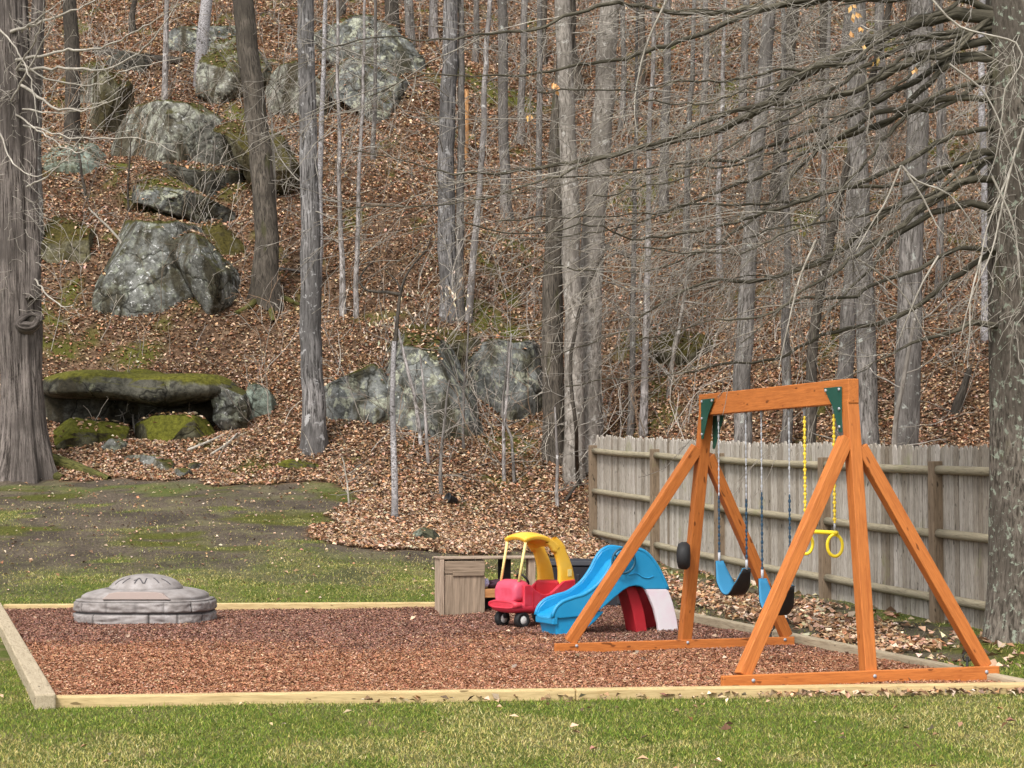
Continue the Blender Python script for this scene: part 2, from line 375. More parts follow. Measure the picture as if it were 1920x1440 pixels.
def stone():
    m, nt, b = mat_new('grey moulded stone plastic', 0.6, 0.3)
    P = wpos(nt); n1 = noise(nt, P, 6, 6, 0.65); n2 = noise(nt, P, 60, 3)
    col = ramp(nt, n1, [(0.3, (0.17, 0.150, 0.143)), (0.55, (0.285, 0.26, 0.252)), (0.75, (0.39, 0.365, 0.365))])
    col = mixc(nt, ramp(nt, n2, [(0.45, 0.0), (0.75, 0.3)]), col, (0.20, 0.16, 0.14))
    col = mixc(nt, 1.0, col, ramp(nt, attr(nt, 'tint', 'Fac'), [(0.0, 0.18), (0.5, 1.0)]), 'MULTIPLY')
    nt.links.new(col, b.inputs['Base Color']); bump(nt, b, n2, 0.15, 0.005); return m
M['stone'] = stone()
M['lid_panel'] = plastic('brown grey lid panel', (0.30, 0.235, 0.21), 0.6)
M['groove'] = plastic('dark groove', (0.07, 0.065, 0.07), 0.7)
M['leaf'] = colattr('dead leaves', 0.75, 0.25)
M['blade'] = colattr('grass blades', 0.7, 0.2)
M['chip'] = colattr('bark chips', 0.9, 0.1)
M['brush'] = colattr('dry brush', 0.9, 0.1)

def groundmat():
    m, nt, b = mat_new('ground cover', 0.95, 0.1)
    P = wpos(nt)
    L = attr(nt, 'leafy', 'Fac'); D = attr(nt, 'bare', 'Fac'); Ms = attr(nt, 'mossy', 'Fac')
    n1 = noise(nt, P, 3.0, 6, 0.65); n2 = noise(nt, P, 30, 5, 0.7)
    grass = ramp(nt, n2, [(0.30, (0.040, 0.058, 0.012)), (0.52, (0.095, 0.12, 0.026)), (0.72, (0.19, 0.185, 0.065))])
    straw = ramp(nt, n2, [(0.30, (0.10, 0.085, 0.035)), (0.7, (0.25, 0.21, 0.11))])
    grass = mixc(nt, ramp(nt, noise(nt, P, 1.6, 5, 0.6), [(0.48, 0.0), (0.66, 0.8)]), grass, straw)
    dirt = ramp(nt, n2, [(0.30, (0.035, 0.027, 0.020)), (0.52, (0.115, 0.092, 0.068)), (0.74, (0.25, 0.205, 0.155))])
    dirt = mixc(nt, ramp(nt, noise(nt, P, 0.9, 5, 0.6), [(0.42, 0.0), (0.62, 0.7)]), dirt, (0.045, 0.036, 0.030))
    dirt = mixc(nt, ramp(nt, noise(nt, P, 1.4, 5, 0.65, 0.5), [(0.52, 0.0), (0.64, 0.6)]), dirt, (0.16, 0.145, 0.075))
    v = nd(nt, 'TexVoronoi', None, Vector=P, Scale=13.0); vc = v.outputs['Color']
    vr = nd(nt, 'SeparateXYZ', None, Vector=vc).outputs[0]
    leaf = ramp(nt, vr, [(0.0, (0.10, 0.062, 0.040)), (0.45, (0.22, 0.13, 0.078)), (0.8, (0.34, 0.205, 0.125)), (1.0, (0.46, 0.32, 0.21))])
    leaf = mixc(nt, ramp(nt, v.outputs['Distance'], [(0.03, 0.0), (0.075, 0.6)]), leaf, (0.025, 0.017, 0.012))
    moss = ramp(nt, n2, [(0.3, (0.03, 0.035, 0.006)), (0.7, (0.13, 0.14, 0.02))])
    col = mixc(nt, D, grass, dirt); col = mixc(nt, L, col, leaf); col = mixc(nt, Ms, col, moss)
    nt.links.new(col, b.inputs['Base Color'])
    bump(nt, b, math_(nt, 'ADD', n2, math_(nt, 'MULTIPLY', n1, 0.8)), 0.8, 0.04)
    return m
M['ground'] = groundmat()
def mulchmat():
    m, nt, b = mat_new('red brown mulch', 0.95, 0.1)
    P = wpos(nt); n2 = noise(nt, P, 45, 5, 0.75)
    dark_back = attr(nt, 'dark_back', 'Fac')
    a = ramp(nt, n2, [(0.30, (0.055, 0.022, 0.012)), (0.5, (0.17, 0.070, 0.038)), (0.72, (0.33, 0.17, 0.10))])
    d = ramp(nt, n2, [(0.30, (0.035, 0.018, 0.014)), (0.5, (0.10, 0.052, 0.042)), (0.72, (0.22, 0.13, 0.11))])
    nt.links.new(mixc(nt, dark_back, a, d), b.inputs['Base Color']); bump(nt, b, n2, 0.9, 0.03); return m
M['mulch'] = mulchmat()

# ------------------------------------------------------------------ ground regions (as polygons on the ground, found from the photo)
BED = [G(83, 1326), G(1940, 1300), G(1185, 1141), G(-10, 1147)]
def inpoly(x, y, poly):
    x = np.asarray(x); y = np.asarray(y); r = np.zeros(np.broadcast(x, y).shape, bool); n = len(poly)
    for i in range(n):
        x1, y1 = poly[i][:2]; x2, y2 = poly[(i + 1) % n][:2]
        c = ((y1 > y) != (y2 > y)) & (x < (x2 - x1) * (y - y1) / (y2 - y1 + 1e-12) + x1)
        r ^= c
    return r
gp = lambda pts: [G(*p)[:2] for p in pts]
edge_pts = [(0, 893), (150, 898), (300, 905), (460, 908), (600, 913), (720, 935)]
EDGE = np.array(gp(edge_pts))
TONGUE = gp([(715, 925), (640, 962), (565, 995), (590, 1012), (700, 1030), (860, 1038), (1130, 1045), (1140, 900), (900, 860)])
LEAFBANK = gp([(1225, 1078), (1300, 1095), (1480, 1130), (1640, 1165), (1745, 1205), (1690, 1232), (1560, 1205), (1400, 1160), (1290, 1140), (1215, 1110)])
DIRTBANK = gp([(1130, 1040), (1300, 1075), (1860, 1195), (1900, 1260), (1700, 1240), (1300, 1165), (1180, 1135)])

def cover(x, y):
    """leafy, bare, mossy, yes/no masks at ground points"""
    x = np.asarray(x, float); y = np.asarray(y, float)
    jx = x + 0.28 * fbm(x / 0.7, y / 0.7, 0, 3, 31); jy = y + 0.55 * fbm(x / 0.9, y / 0.9, 5, 3, 33)
    ye = np.interp(jx, EDGE[:, 0], EDGE[:, 1]) if EDGE[0, 0] < EDGE[-1, 0] else np.full_like(jx, 32.0)
    left = jx < EDGE[-1, 0]
    leafy = (left & (jy > ye)) | (~left & (jy > np.interp(jx, [EDGE[-1, 0], 1.2, 1.4, 5.0], [EDGE[-1, 1] - 1.0, 27.5, 30.0, 18.2]) - 0))
    # behind the fence everything is leaves
    fx = 1.29 + (30.6 - jy) * (3.31 / 12.1)
    leafy |= (jx > fx) & (jy > 12) & (x > fx)
    leafy = np.where((jx > 1.25) & (jx < fx) & (jy < 30.6), False, leafy)
    leafy |= inpoly(jx, jy, TONGUE)
    bank = inpoly(jx, jy, LEAFBANK)
    dirt = sstep(23.2, 26.2, jy + 1.3 * fbm(x / 1.5, y / 1.5, 9, 3, 41) - 0.25 * np.clip(x + 2, -6, 3)) * (x < 2)
    patch = sstep(0.38, 0.7, fbm(x / 1.3, y / 0.8, 2, 4, 43))
    dirt = dirt * (1 - 0.85 * patch)
    dirt = np.maximum(dirt, 0.9 * inpoly(jx, jy, DIRTBANK))
    thin = sstep(0.25, 0.6, fbm(x / 0.9, y / 0.9, 7, 4, 47)) * sstep(20, 24, y) * 0.6
    dirt = np.maximum(dirt, thin * (x < 2))
    mossy = (sstep(0.66, 0.88, fbm(x / 1.5, y / 1.5, 3, 4, 51)) * 0.8 + sstep(0.62, 0.8, fbm(x / 0.7, y / 0.7, 4, 3, 53)) * 0.6) * (y > 31.5) * leafy + 0.85 * sstep(0.25, 0.55, fbm(x / 1.2, y / 0.8, 6, 4, 57) + 0.10 * np.clip(x + 4, -2, 3)) * dirt * (1 - leafy) * (y > 25)
    mossy = np.clip(mossy, 0, 1)
    mt = np.exp(-((x - 4.3) / 0.9) ** 2 - ((y - 16.6) / 1.2) ** 2)
    mossy = np.maximum(mossy, 0.8 * sstep(0.35, 0.6, mt + 0.3 * fbm(x / 0.5, y / 0.5, 1, 3, 55)))
    return leafy.astype(float), bank.astype(float), np.clip(dirt, 0, 1), mossy

# ------------------------------------------------------------------ trees: growth helpers
def wander(p, d, L, nseg, wob, droop=0.0, rng=RNG):
    d = np.asarray(d, float); d = d / np.linalg.norm(d); st = L / nseg
    pts = [np.asarray(p, float)]
    for _ in range(nseg):
        d = d + rng.normal(0, wob, 3) + np.array([0, 0, -droop])
        d = d / np.linalg.norm(d); pts.append(pts[-1] + d * st)
    return np.array(pts)

def twig(mb, p, d, L, r, lvl, wob=0.16, droop=0.0, dens=6.0, ang=0.8, sides=3, rng=RNG, rmin=0.0022):
    nseg = int(np.clip(L / 0.11, 3, 9))
    pts = wander(p, d, L, nseg, wob, droop, rng)
    mb.tube(pts, np.maximum(np.linspace(r, r * 0.35, nseg + 1), rmin), sides)
    if lvl > 0:
        side_twigs(mb, pts, r, L, lvl, wob, droop, dens, ang, rng, rmin)

def side_twigs(mb, pts, r, L, lvl, wob, droop, dens, ang, rng=RNG, rmin=0.0022, lmin=0.22, lmax=0.55, start=0.12, bias=None):
    n = max(1, int(L * dens)); m = len(pts) - 1
    for i in range(n):
        f = start + (1 - start) * (i + rng.random()) / n
        k = min(int(f * m), m - 1); q = pts[k] + (pts[k + 1] - pts[k]) * (f * m - k)
        t = pts[k + 1] - pts[k]; t = t / (np.linalg.norm(t) + 1e-9)
        rv = rng.normal(0, 1, 3)
        if bias is not None: rv = rv + np.asarray(bias)
        rv -= t * rv.dot(t); rv /= np.linalg.norm(rv) + 1e-9
        a = ang * (0.7 + 0.6 * rng.random())
        d2 = t * math.cos(a) + rv * math.sin(a)
        L2 = L * (lmin + (lmax - lmin) * rng.random()) * (1.15 - 0.6 * f)
        twig(mb, q, d2, L2, max(r * 0.5 * (1 - 0.5 * f), rmin), lvl - 1, wob, droop, dens * 1.15, ang, 3, rng, rmin)

def smooth_path(P, step):
    P = np.asarray(P, float)
    if len(P) > 2:        # Catmull-Rom
        Q = [P[0]]
        E = np.vstack([2 * P[0] - P[1], P, 2 * P[-1] - P[-2]])
        for i in range(1, len(E) - 2):
            n = max(2, int(np.linalg.norm(E[i + 1] - E[i]) / step))
            for t in np.linspace(0, 1, n + 1)[1:]:
                a, b, c, d = E[i - 1], E[i], E[i + 1], E[i + 2]
                Q.append(0.5 * ((2 * b) + (-a + c) * t + (2 * a - 5 * b + 4 * c - d) * t * t + (-a + 3 * b - 3 * c + d) * t ** 3))
        return np.array(Q)
    n = max(2, int(np.linalg.norm(P[1] - P[0]) / step)); t = np.linspace(0, 1, n + 1)[:, None]
    return P[0] * (1 - t) + P[1] * t

def trunk_fn(sides, flute, seed, flare=0.0, lobes=5):
    def f(th, ln):
        cx, cy = np.cos(th), np.sin(th)
        k = 1 + flute * fbm(cx * 2.2 + 9, cy * 2.2, ln * 0.35 + seed, 3, seed) + 0.4 * flute * vnoise(cx * 6, cy * 6, ln * 0.8, seed + 3)
        if flare:
            e = np.exp(-np.maximum(ln - 0.25, 0) / 0.45)
            k = k + flare * e * (0.55 + 0.45 * np.cos(lobes * th + seed) + 0.3 * np.cos((lobes - 2) * th + 1.3 * seed))
        return k
    return f

def tree(label, pts, wb, wt, mat, name='bare_tree', cat='tree', group=None, n=8, blen=(0.8, 2.0), brad=0.012, start=0.25, ext=5.0, flare=0.35, flute=0.06,
         sides=14, twigmat='twig_grey', wob=0.017, up=0.35, lvl=2, dens=3.2, droop=0.0, depth=None, seed=None, base=None):
    b = G(*pts[0]) if base is None else np.asarray(base, float)
    if base is not None: b[2] = float(H(b[0], b[1])) - 0.02
    Y = b[1] if depth is None else depth
    seed = seed or (int(pts[0][0] * 7 + pts[0][1]) % 97 + 1)
    rng = np.random.default_rng(seed)
    P = [b] + [W(px, py, Y) for px, py in pts[1:]]
    d = P[-1] - P[-2]; d /= np.linalg.norm(d)
    P = [b - np.array([0, 0, 0.25])] + P
    if ext: P.append(P[-1] + d * ext)
    path = smooth_path(P, 0.22 if sides > 8 else 0.3)
    f = np.linspace(0, 1, len(path))
    path[2:] += np.cumsum(rng.normal(0, wob, (len(path) - 2, 3)), axis=0) * np.array([1, 1, 0]) * 0.6
    ln = np.concatenate([[0], np.cumsum(np.linalg.norm(np.diff(path, axis=0), axis=1))])
    vis = np.linalg.norm(np.array(P[-2 if ext else -1]) - b) + 0.25
    r = np.interp(ln, [0, vis, max(vis + 0.1, ln[-1])], [PM(wb, Y) / 2, PM(wt, Y) / 2, PM(wt, Y) / 2 * (0.6 if ext else 0.9)])
    t = thing(name, b, label, cat, group)
    mb = MB(); mb.tube(path, r, sides, rfun=trunk_fn(sides, flute, seed, flare)); mb.build('trunk', M[mat], t)
    if n:
        mb = MB(); k0 = int(len(path) * start)
        for i in range(int(n * 1.9)):
            k = int(k0 + (len(path) - 2 - k0) * rng.random())
            a = rng.random() * 2 * math.pi
            dd = np.array([math.cos(a), math.sin(a) * 0.7, up + rng.normal(0, 0.25)])
            twig(mb, path[k], dd, blen[0] + (blen[1] - blen[0]) * rng.random(), min(brad * (0.6 + 0.8 * rng.random()), r[k] * 0.6), lvl, 0.16, droop, dens, 0.75, 4, rng, 0.0048 if Y > 30 else 0.003)
        mb.build('crown', M[twigmat], t)
    return t, path, r

# ------------------------------------------------------------------ the ground sheet
def build_ground():
    xs = np.concatenate([np.arange(-70, -20, 2.5), np.arange(-20, 20, 0.17), np.arange(20, 70.1, 2.5)])
    ys = np.concatenate([np.arange(-40, 6, 2.0), np.arange(6, 34, 0.15), np.arange(34, 72, 0.2), np.arange(72, 130, 2.5)])
    X, Y = np.meshgrid(xs, ys, indexing='ij')
    Z = H(X, Y)
    inb = inpoly(X, Y, [(p[0], p[1]) for p in BED]); Z = Z - 0.012 * inb
    lf, bank, dt, ms = cover(X, Y)
    mb = MB(); P = np.stack([X, Y, Z], -1); n, m = P.shape[:2]
    mb.grid(P.transpose(1, 0, 2))
    tr = lambda a: np.asarray(a, float).T.ravel()
    o = mb.build('ground', M['ground'], attr={'leafy': tr(lf), 'bare': tr(dt), 'mossy': tr(ms)})
    tag(o, 'lawn rising into a wooded hillside covered in brown leaves', 'ground', kind='structure')
build_ground()

def bed_pt(u, v):
    a, b, c, d = BED
    return (a * (1 - u) + b * u) * (1 - v) + (d * (1 - u) + c * u) * v
def bed_z(x, y): return H(x, y) + 0.030 + 0.012 * fbm(np.asarray(x) / 0.5, np.asarray(y) / 0.5, 0, 3, 61)
def build_mulch():
    U, V = np.meshgrid(np.linspace(0, 1, 130), np.linspace(0, 1, 120), indexing='ij')
    P = (BED[0][None, None] * (1 - U)[..., None] + BED[1][None, None] * U[..., None]) * (1 - V)[..., None] + (BED[3][None, None] * (1 - U)[..., None] + BED[2][None, None] * U[..., None]) * V[..., None]
    P[..., 2] = bed_z(P[..., 0], P[..., 1])
    dark_back = dark_back_at(P[..., 0], P[..., 1])
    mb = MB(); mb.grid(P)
    tag(mb.build('mulch', M['mulch'], attr={'dark_back': dark_back.ravel()}), 'red brown bark mulch spread inside the timber edging', 'mulch', kind='structure')
def dark_back_at(x, y):  # mulch colour goes darker towards the back, with a noisy edge
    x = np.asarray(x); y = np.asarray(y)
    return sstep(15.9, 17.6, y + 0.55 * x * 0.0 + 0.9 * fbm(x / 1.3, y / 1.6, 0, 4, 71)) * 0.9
build_mulch()

# scattered cover ----------------------------------------------------
def quads_obj(name, P, colr, mat, label, cat, kind='stuff'):
    """P (n,4,3) quads with one colour each"""
    n = len(P); mb = MB(); mb.add(P.reshape(-1, 3), [np.arange(n * 4).reshape(n, 4)])
    o = mb.build(name, mat, attr={'col': np.repeat(colr, 4, axis=0)})
    return tag(o, label, cat, kind=kind)
def palette(n, cols, wts, jit=0.25):
    c = np.array(cols); w_ = np.array(wts, float); w_ /= w_.sum()
    k = RNG.choice(len(c), n, p=w_)
    return np.clip(c[k] * (1 + jit * RNG.normal(0, 1, (n, 1))) * (1 + 0.06 * RNG.normal(0, 1, (n, 3))), 0.005, 0.9)
LEAFCOL = [(0.44, 0.275, 0.170), (0.56, 0.40, 0.27), (0.30, 0.175, 0.100), (0.41, 0.21, 0.108), (0.14, 0.083, 0.052), (0.36, 0.275, 0.21), (0.63, 0.50, 0.37)]
def frame_n(n, tilt):
    """random leaf frames: normals tilted from up"""
    az = RNG.random(n) * 2 * np.pi; tl = np.abs(RNG.normal(0, tilt, n))
    nn = np.stack([np.sin(tl) * np.cos(az), np.sin(tl) * np.sin(az), np.cos(tl)], -1)
    a = RNG.normal(0, 1, (n, 3)); a -= nn * (a * nn).sum(1)[:, None]; a /= np.linalg.norm(a, axis=1)[:, None]
    return nn, a, np.cross(nn, a)
def leaves_at(x, y, z, size, tilt=0.55):
    n = len(x); nn, a, b = frame_n(n, tilt); c = np.stack([x, y, z], -1)
    L = size * (0.65 + 0.7 * RNG.random(n)); Wd = L * (0.42 + 0.35 * RNG.random(n)); cu = L * (0.12 + 0.28 * RNG.random(n))
    p0 = c - a * L[:, None] / 2; p2 = c + a * L[:, None] / 2
    p1 = c + b * Wd[:, None] / 2 + nn * cu[:, None]; p3 = c - b * Wd[:, None] / 2 + nn * cu[:, None] * 0.6
    return np.stack([p0, p1, p2, p3], 1)
def in_view(x, y, z, mx=120, top=-60):
    px, py = PX(x, y, z); return (px > -mx) & (px < 1920 + mx) & (py > top) & (py < 1500)

def scatter_leaves():
    n = 640000
    y = 24 + 46 * RNG.random(n) ** 1.0; x = (RNG.random(n) * 2 - 1) * (0.285 * y + 0.8); z = H(x, y)
    lf, bank, dt, ms = cover(x, y)
    clump = 0.5 + 0.5 * np.clip(fbm(x / 0.9, y / 0.9, 0, 3, 81) + 0.35, -1, 1)
    keep = in_view(x, y, z) & (lf > 0.5) & (RNG.random(n) < (0.30 + 0.7 * clump) * (1 - 0.80 * ms))
    x, y, z = x[keep], y[keep], z[keep]
    P = [leaves_at(x, y, z + 0.015 + 0.025 * RNG.random(len(x)), 0.066 * np.sqrt(np.maximum(y, 30) / 30.0) * (1 + 0.25 * sstep(38, 55, y)), 0.55)]
    n = 110000
    y = 24 + 13 * RNG.random(n); x = (RNG.random(n) * 2 - 1) * (0.285 * y + 0.5); lf, bank, dt, ms = cover(x, y)
    k = (lf > 0.5) & (RNG.random(n) < 1 - 0.8 * ms); x, y = x[k], y[k]
    P.append(leaves_at(x, y, H(x, y) + 0.02 + 0.02 * RNG.random(len(x)), 0.070, 0.42))
    # the bank by the fence, and strays on the lawn
    n = 13000
    q = np.array(LEAFBANK); x = q[:, 0].min() + np.ptp(q[:, 0]) * RNG.random(n); y = q[:, 1].min() + np.ptp(q[:, 1]) * RNG.random(n)
    _, bank, _, _ = cover(x, y); k = (bank > 0.5) & (RNG.random(n) < 0.85) & ~inpoly(x, y, [p[:2] for p in BED]); x, y = x[k], y[k]
    P.append(leaves_at(x, y, H(x, y) + 0.01 + 0.03 * RNG.random(len(x)), 0.080, 0.5))
    n = 1500
    x = 1.2 + 4.6 * RNG.random(n); y = 15 + 13 * RNG.random(n); fx = 1.29 + (30.6 - y) * (3.31 / 12.1)
    k = (x < fx) & ~inpoly(x, y, [p[:2] for p in BED]); x, y = x[k], y[k]
    P.append(leaves_at(x, y, H(x, y) + 0.015, 0.10, 0.4))
    n = 420
    x = (RNG.random(n) * 2 - 1) * 5; y = 9 + 5.5 * RNG.random(n); k = ~inpoly(x, y, [p[:2] for p in BED]) & (RNG.random(n) < 0.18 + 0.35 * (x > 0)); x, y = x[k], y[k]
    P.append(leaves_at(x, y, H(x, y) + 0.03, 0.052, 0.5))
    n = 520                                                     # blown against the front timber
    u = 0.3 + 0.7 * RNG.random(n); v = -0.006 - 0.03 * RNG.random(n) ** 2
    p = np.array([bed_pt(a, b) for a, b in zip(u, v)]); k = RNG.random(n) < (0.2 + 0.7 * (u > 0.72)); p = p[k]
    P.append(leaves_at(p[:, 0], p[:, 1], H(p[:, 0], p[:, 1]) + 0.03, 0.060, 0.5))
    n = 260                                                     # on the mulch
    u, v = RNG.random(n), RNG.random(n); p = np.array([bed_pt(a, b) for a, b in zip(u, v)]); k = RNG.random(n) < 0.12 + 0.5 * (u > 0.55); p = p[k]
    P.append(leaves_at(p[:, 0], p[:, 1], bed_z(p[:, 0], p[:, 1]) + 0.02, 0.055, 0.5))
    n = 1500
    x = -8.5 + 9.5 * RNG.random(n); y = 21.5 + 11 * RNG.random(n) ** 0.6
    P.append(leaves_at(x, y, H(x, y) + 0.015, 0.055, 0.4))
    q = np.concatenate(ROCKTOP); P.append(leaves_at(q[:, 0], q[:, 1], q[:, 2] + 0.03, 0.10, 0.4))
    P = np.concatenate(P)
    quads_obj('leaf_litter', P, palette(len(P), LEAFCOL, [5, 3.4, 4, 2.4, 2.2, 2.4, 1.2], 0.20), M['leaf'], 'dry brown fallen leaves lying over the hillside and along the fence', 'leaves')

def scatter_grass():
    out, cl = [], []
    def blades(x, y, z, h, wd, tan):
        n = len(x); az = RNG.random(n) * 2 * np.pi; lean = np.abs(RNG.normal(0.95, 0.35, n)); hh = h * (0.5 + 0.8 * RNG.random(n))
        up = np.stack([np.sin(lean) * np.cos(az), np.sin(lean) * np.sin(az), np.cos(lean)], -1)
        a2 = RNG.random(n) * np.pi; sd = np.stack([np.cos(a2), np.sin(a2), 0 * a2], -1) * (wd * (0.6 + 0.8 * RNG.random(n)))[:, None]
        c = np.stack([x, y, z - 0.004], -1); tip = c + up * hh[:, None]
        out.append(np.stack([c - sd / 2, c + sd / 2, tip + sd * 0.12, tip - sd * 0.12], 1))
        g = palette(n, [(0.125, 0.185, 0.020), (0.078, 0.135, 0.016), (0.195, 0.23, 0.034), (0.28, 0.275, 0.065)], [4, 2.5, 3.5, 2], 0.25)
        s = palette(n, [(0.40, 0.35, 0.11), (0.29, 0.25, 0.075), (0.48, 0.42, 0.20)], [3, 3, 2], 0.2)
        cl.append(np.where((RNG.random(n) < tan)[:, None], s, g))
    B2 = [p[:2] for p in BED]
    n = 360000
    y = 8.9 + 6.6 * RNG.random(n); x = (RNG.random(n) * 2 - 1) * 0.31 * y; k = ~inpoly(x, y, B2); x, y = x[k], y[k]
    _, _, dt, _ = cover(x, y)
    tan = np.clip(0.10 + 0.85 * sstep(-0.05, 0.6, fbm(x / 0.75, y / 1.3, 0, 4, 91) + 0.05 * x), 0, 0.85)
    tan = np.maximum(tan, 0.75 * np.exp(-((x - 2.9) / 1.6) ** 2 - ((y - 12.9) / 0.5) ** 2))
    k = RNG.random(len(x)) < 1 - 0.3 * tan
    blades(x[k], y[k], H(x[k], y[k]), 0.027, 0.0052, tan[k])
    n = 290000
    y = 17.5 + 12.5 * RNG.random(n) ** 1.15; x = -0.31 * y + (0.31 * y + 2.2) * RNG.random(n); k = ~inpoly(x, y, B2); x, y = x[k], y[k]
    lf, bank, dt, ms = cover(x, y); k = (lf < 0.5) & (RNG.random(len(x)) < 1 - 0.90 * dt); x, y, dt = x[k], y[k], dt[k]
    tan = np.clip(0.38 + 0.5 * fbm(x / 1.1, y / 0.9, 0, 4, 93) + 0.3 * dt + 0.35 * sstep(22.5, 26, y), 0.08, 0.92)
    blades(x, y, H(x, y), 0.030, 0.008, tan)
    n = 26000                                               # strip between the bed and the fence
    x = 0.6 + 5.4 * RNG.random(n); y = 13.2 + 13 * RNG.random(n); fx = 1.29 + (30.6 - y) * (3.31 / 12.1)
    lf, bank, dt, ms = cover(x, y); k = (x < fx + 0.4) & ~inpoly(x, y, B2) & (RNG.random(n) < 1 - 0.75 * np.maximum(dt, bank)); x, y = x[k], y[k]
    blades(x, y, H(x, y), 0.04, 0.008, np.full(len(x), 0.5))
    P = np.concatenate(out)
    quads_obj('grass', P, np.concatenate(cl), M['blade'], 'short patchy green and straw coloured lawn grass', 'grass')
scatter_grass()

def scatter_chips():
    n = 300000
    u, v = RNG.random(n), RNG.random(n) ** 1.25
    a, b, c, d = BED
    p = (a[None] * (1 - u)[:, None] + b[None] * u[:, None]) * (1 - v)[:, None] + (d[None] * (1 - u)[:, None] + c[None] * u[:, None]) * v[:, None]
    x, y = p[:, 0], p[:, 1]; z = bed_z(x, y) + 0.004 + 0.012 * RNG.random(n)
    nn, ax, bx = frame_n(n, 0.5)
    L = 0.021 * (0.5 + 1.0 * RNG.random(n)); Wd = 0.0075 * (0.5 + RNG.random(n)); C = np.stack([x, y, z], -1)
    P = np.stack([C - ax * L[:, None] / 2 - bx * Wd[:, None] / 2, C + ax * L[:, None] / 2 - bx * Wd[:, None] / 2, C + ax * L[:, None] / 2 + bx * Wd[:, None] / 2 + nn * 0.004, C - ax * L[:, None] / 2 + bx * Wd[:, None] / 2], 1)
    dm = dark_back_at(x, y)
    A = palette(n, [(0.37, 0.175, 0.100), (0.28, 0.120, 0.066), (0.45, 0.25, 0.155), (0.17, 0.075, 0.043), (0.52, 0.35, 0.24)], [5, 4.5, 3.4, 1.8, 1.0], 0.2)
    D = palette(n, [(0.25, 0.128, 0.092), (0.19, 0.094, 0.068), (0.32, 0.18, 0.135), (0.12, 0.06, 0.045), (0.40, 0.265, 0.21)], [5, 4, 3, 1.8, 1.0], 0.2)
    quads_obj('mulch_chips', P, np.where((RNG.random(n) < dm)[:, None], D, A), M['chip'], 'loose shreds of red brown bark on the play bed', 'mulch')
scatter_chips()

# ------------------------------------------------------------------ timber edging of the bed
def timber(p, q, mat, label, wd=0.09, hh=0.086, dz=0.0):
    a, b = p.copy(), q.copy()
    a[2] = H(a[0], a[1]) + hh / 2 - 0.012 + dz; b[2] = H(b[0], b[1]) + hh / 2 - 0.012 + dz
    t = MB(); t.beam(a, b, wd, hh)
    o = t.build('landscape_timber', M[mat], bevel=0.012)
    tag(o, label, 'timber', 'timbers edging the mulch bed')
u_ = (BED[1] - BED[0]); u_ /= np.linalg.norm(u_); v_ = (BED[3] - BED[0]); v_ /= np.linalg.norm(v_)
timber(BED[0] + u_ * 0.06, BED[0] + (BED[1] - BED[0]) * 0.52, 'timber', 'pale front edging timber below the open mulch, clear of the swing frame')
timber(BED[0] + (BED[1] - BED[0]) * 0.5204, BED[1] + u_ * 0.25, 'timber', 'pale front edging timber running past the foot of the near swing frame', dz=0.0)
timber(BED[0] - v_ * 0.12, BED[3], 'timber_old', 'greyish worn edging timber at the short side beyond the round sandbox', wd=0.13, hh=0.11)
timber(BED[3] + u_ * 0.1, BED[2] - u_ * 0.05, 'timber', 'back edging timber behind the sandbox, against the lawn', hh=0.09)
timber(BED[1] + v_ * 0.05, BED[2], 'timber_old', 'edging timber on the fence side, by the drift of dead leaves', hh=0.09)

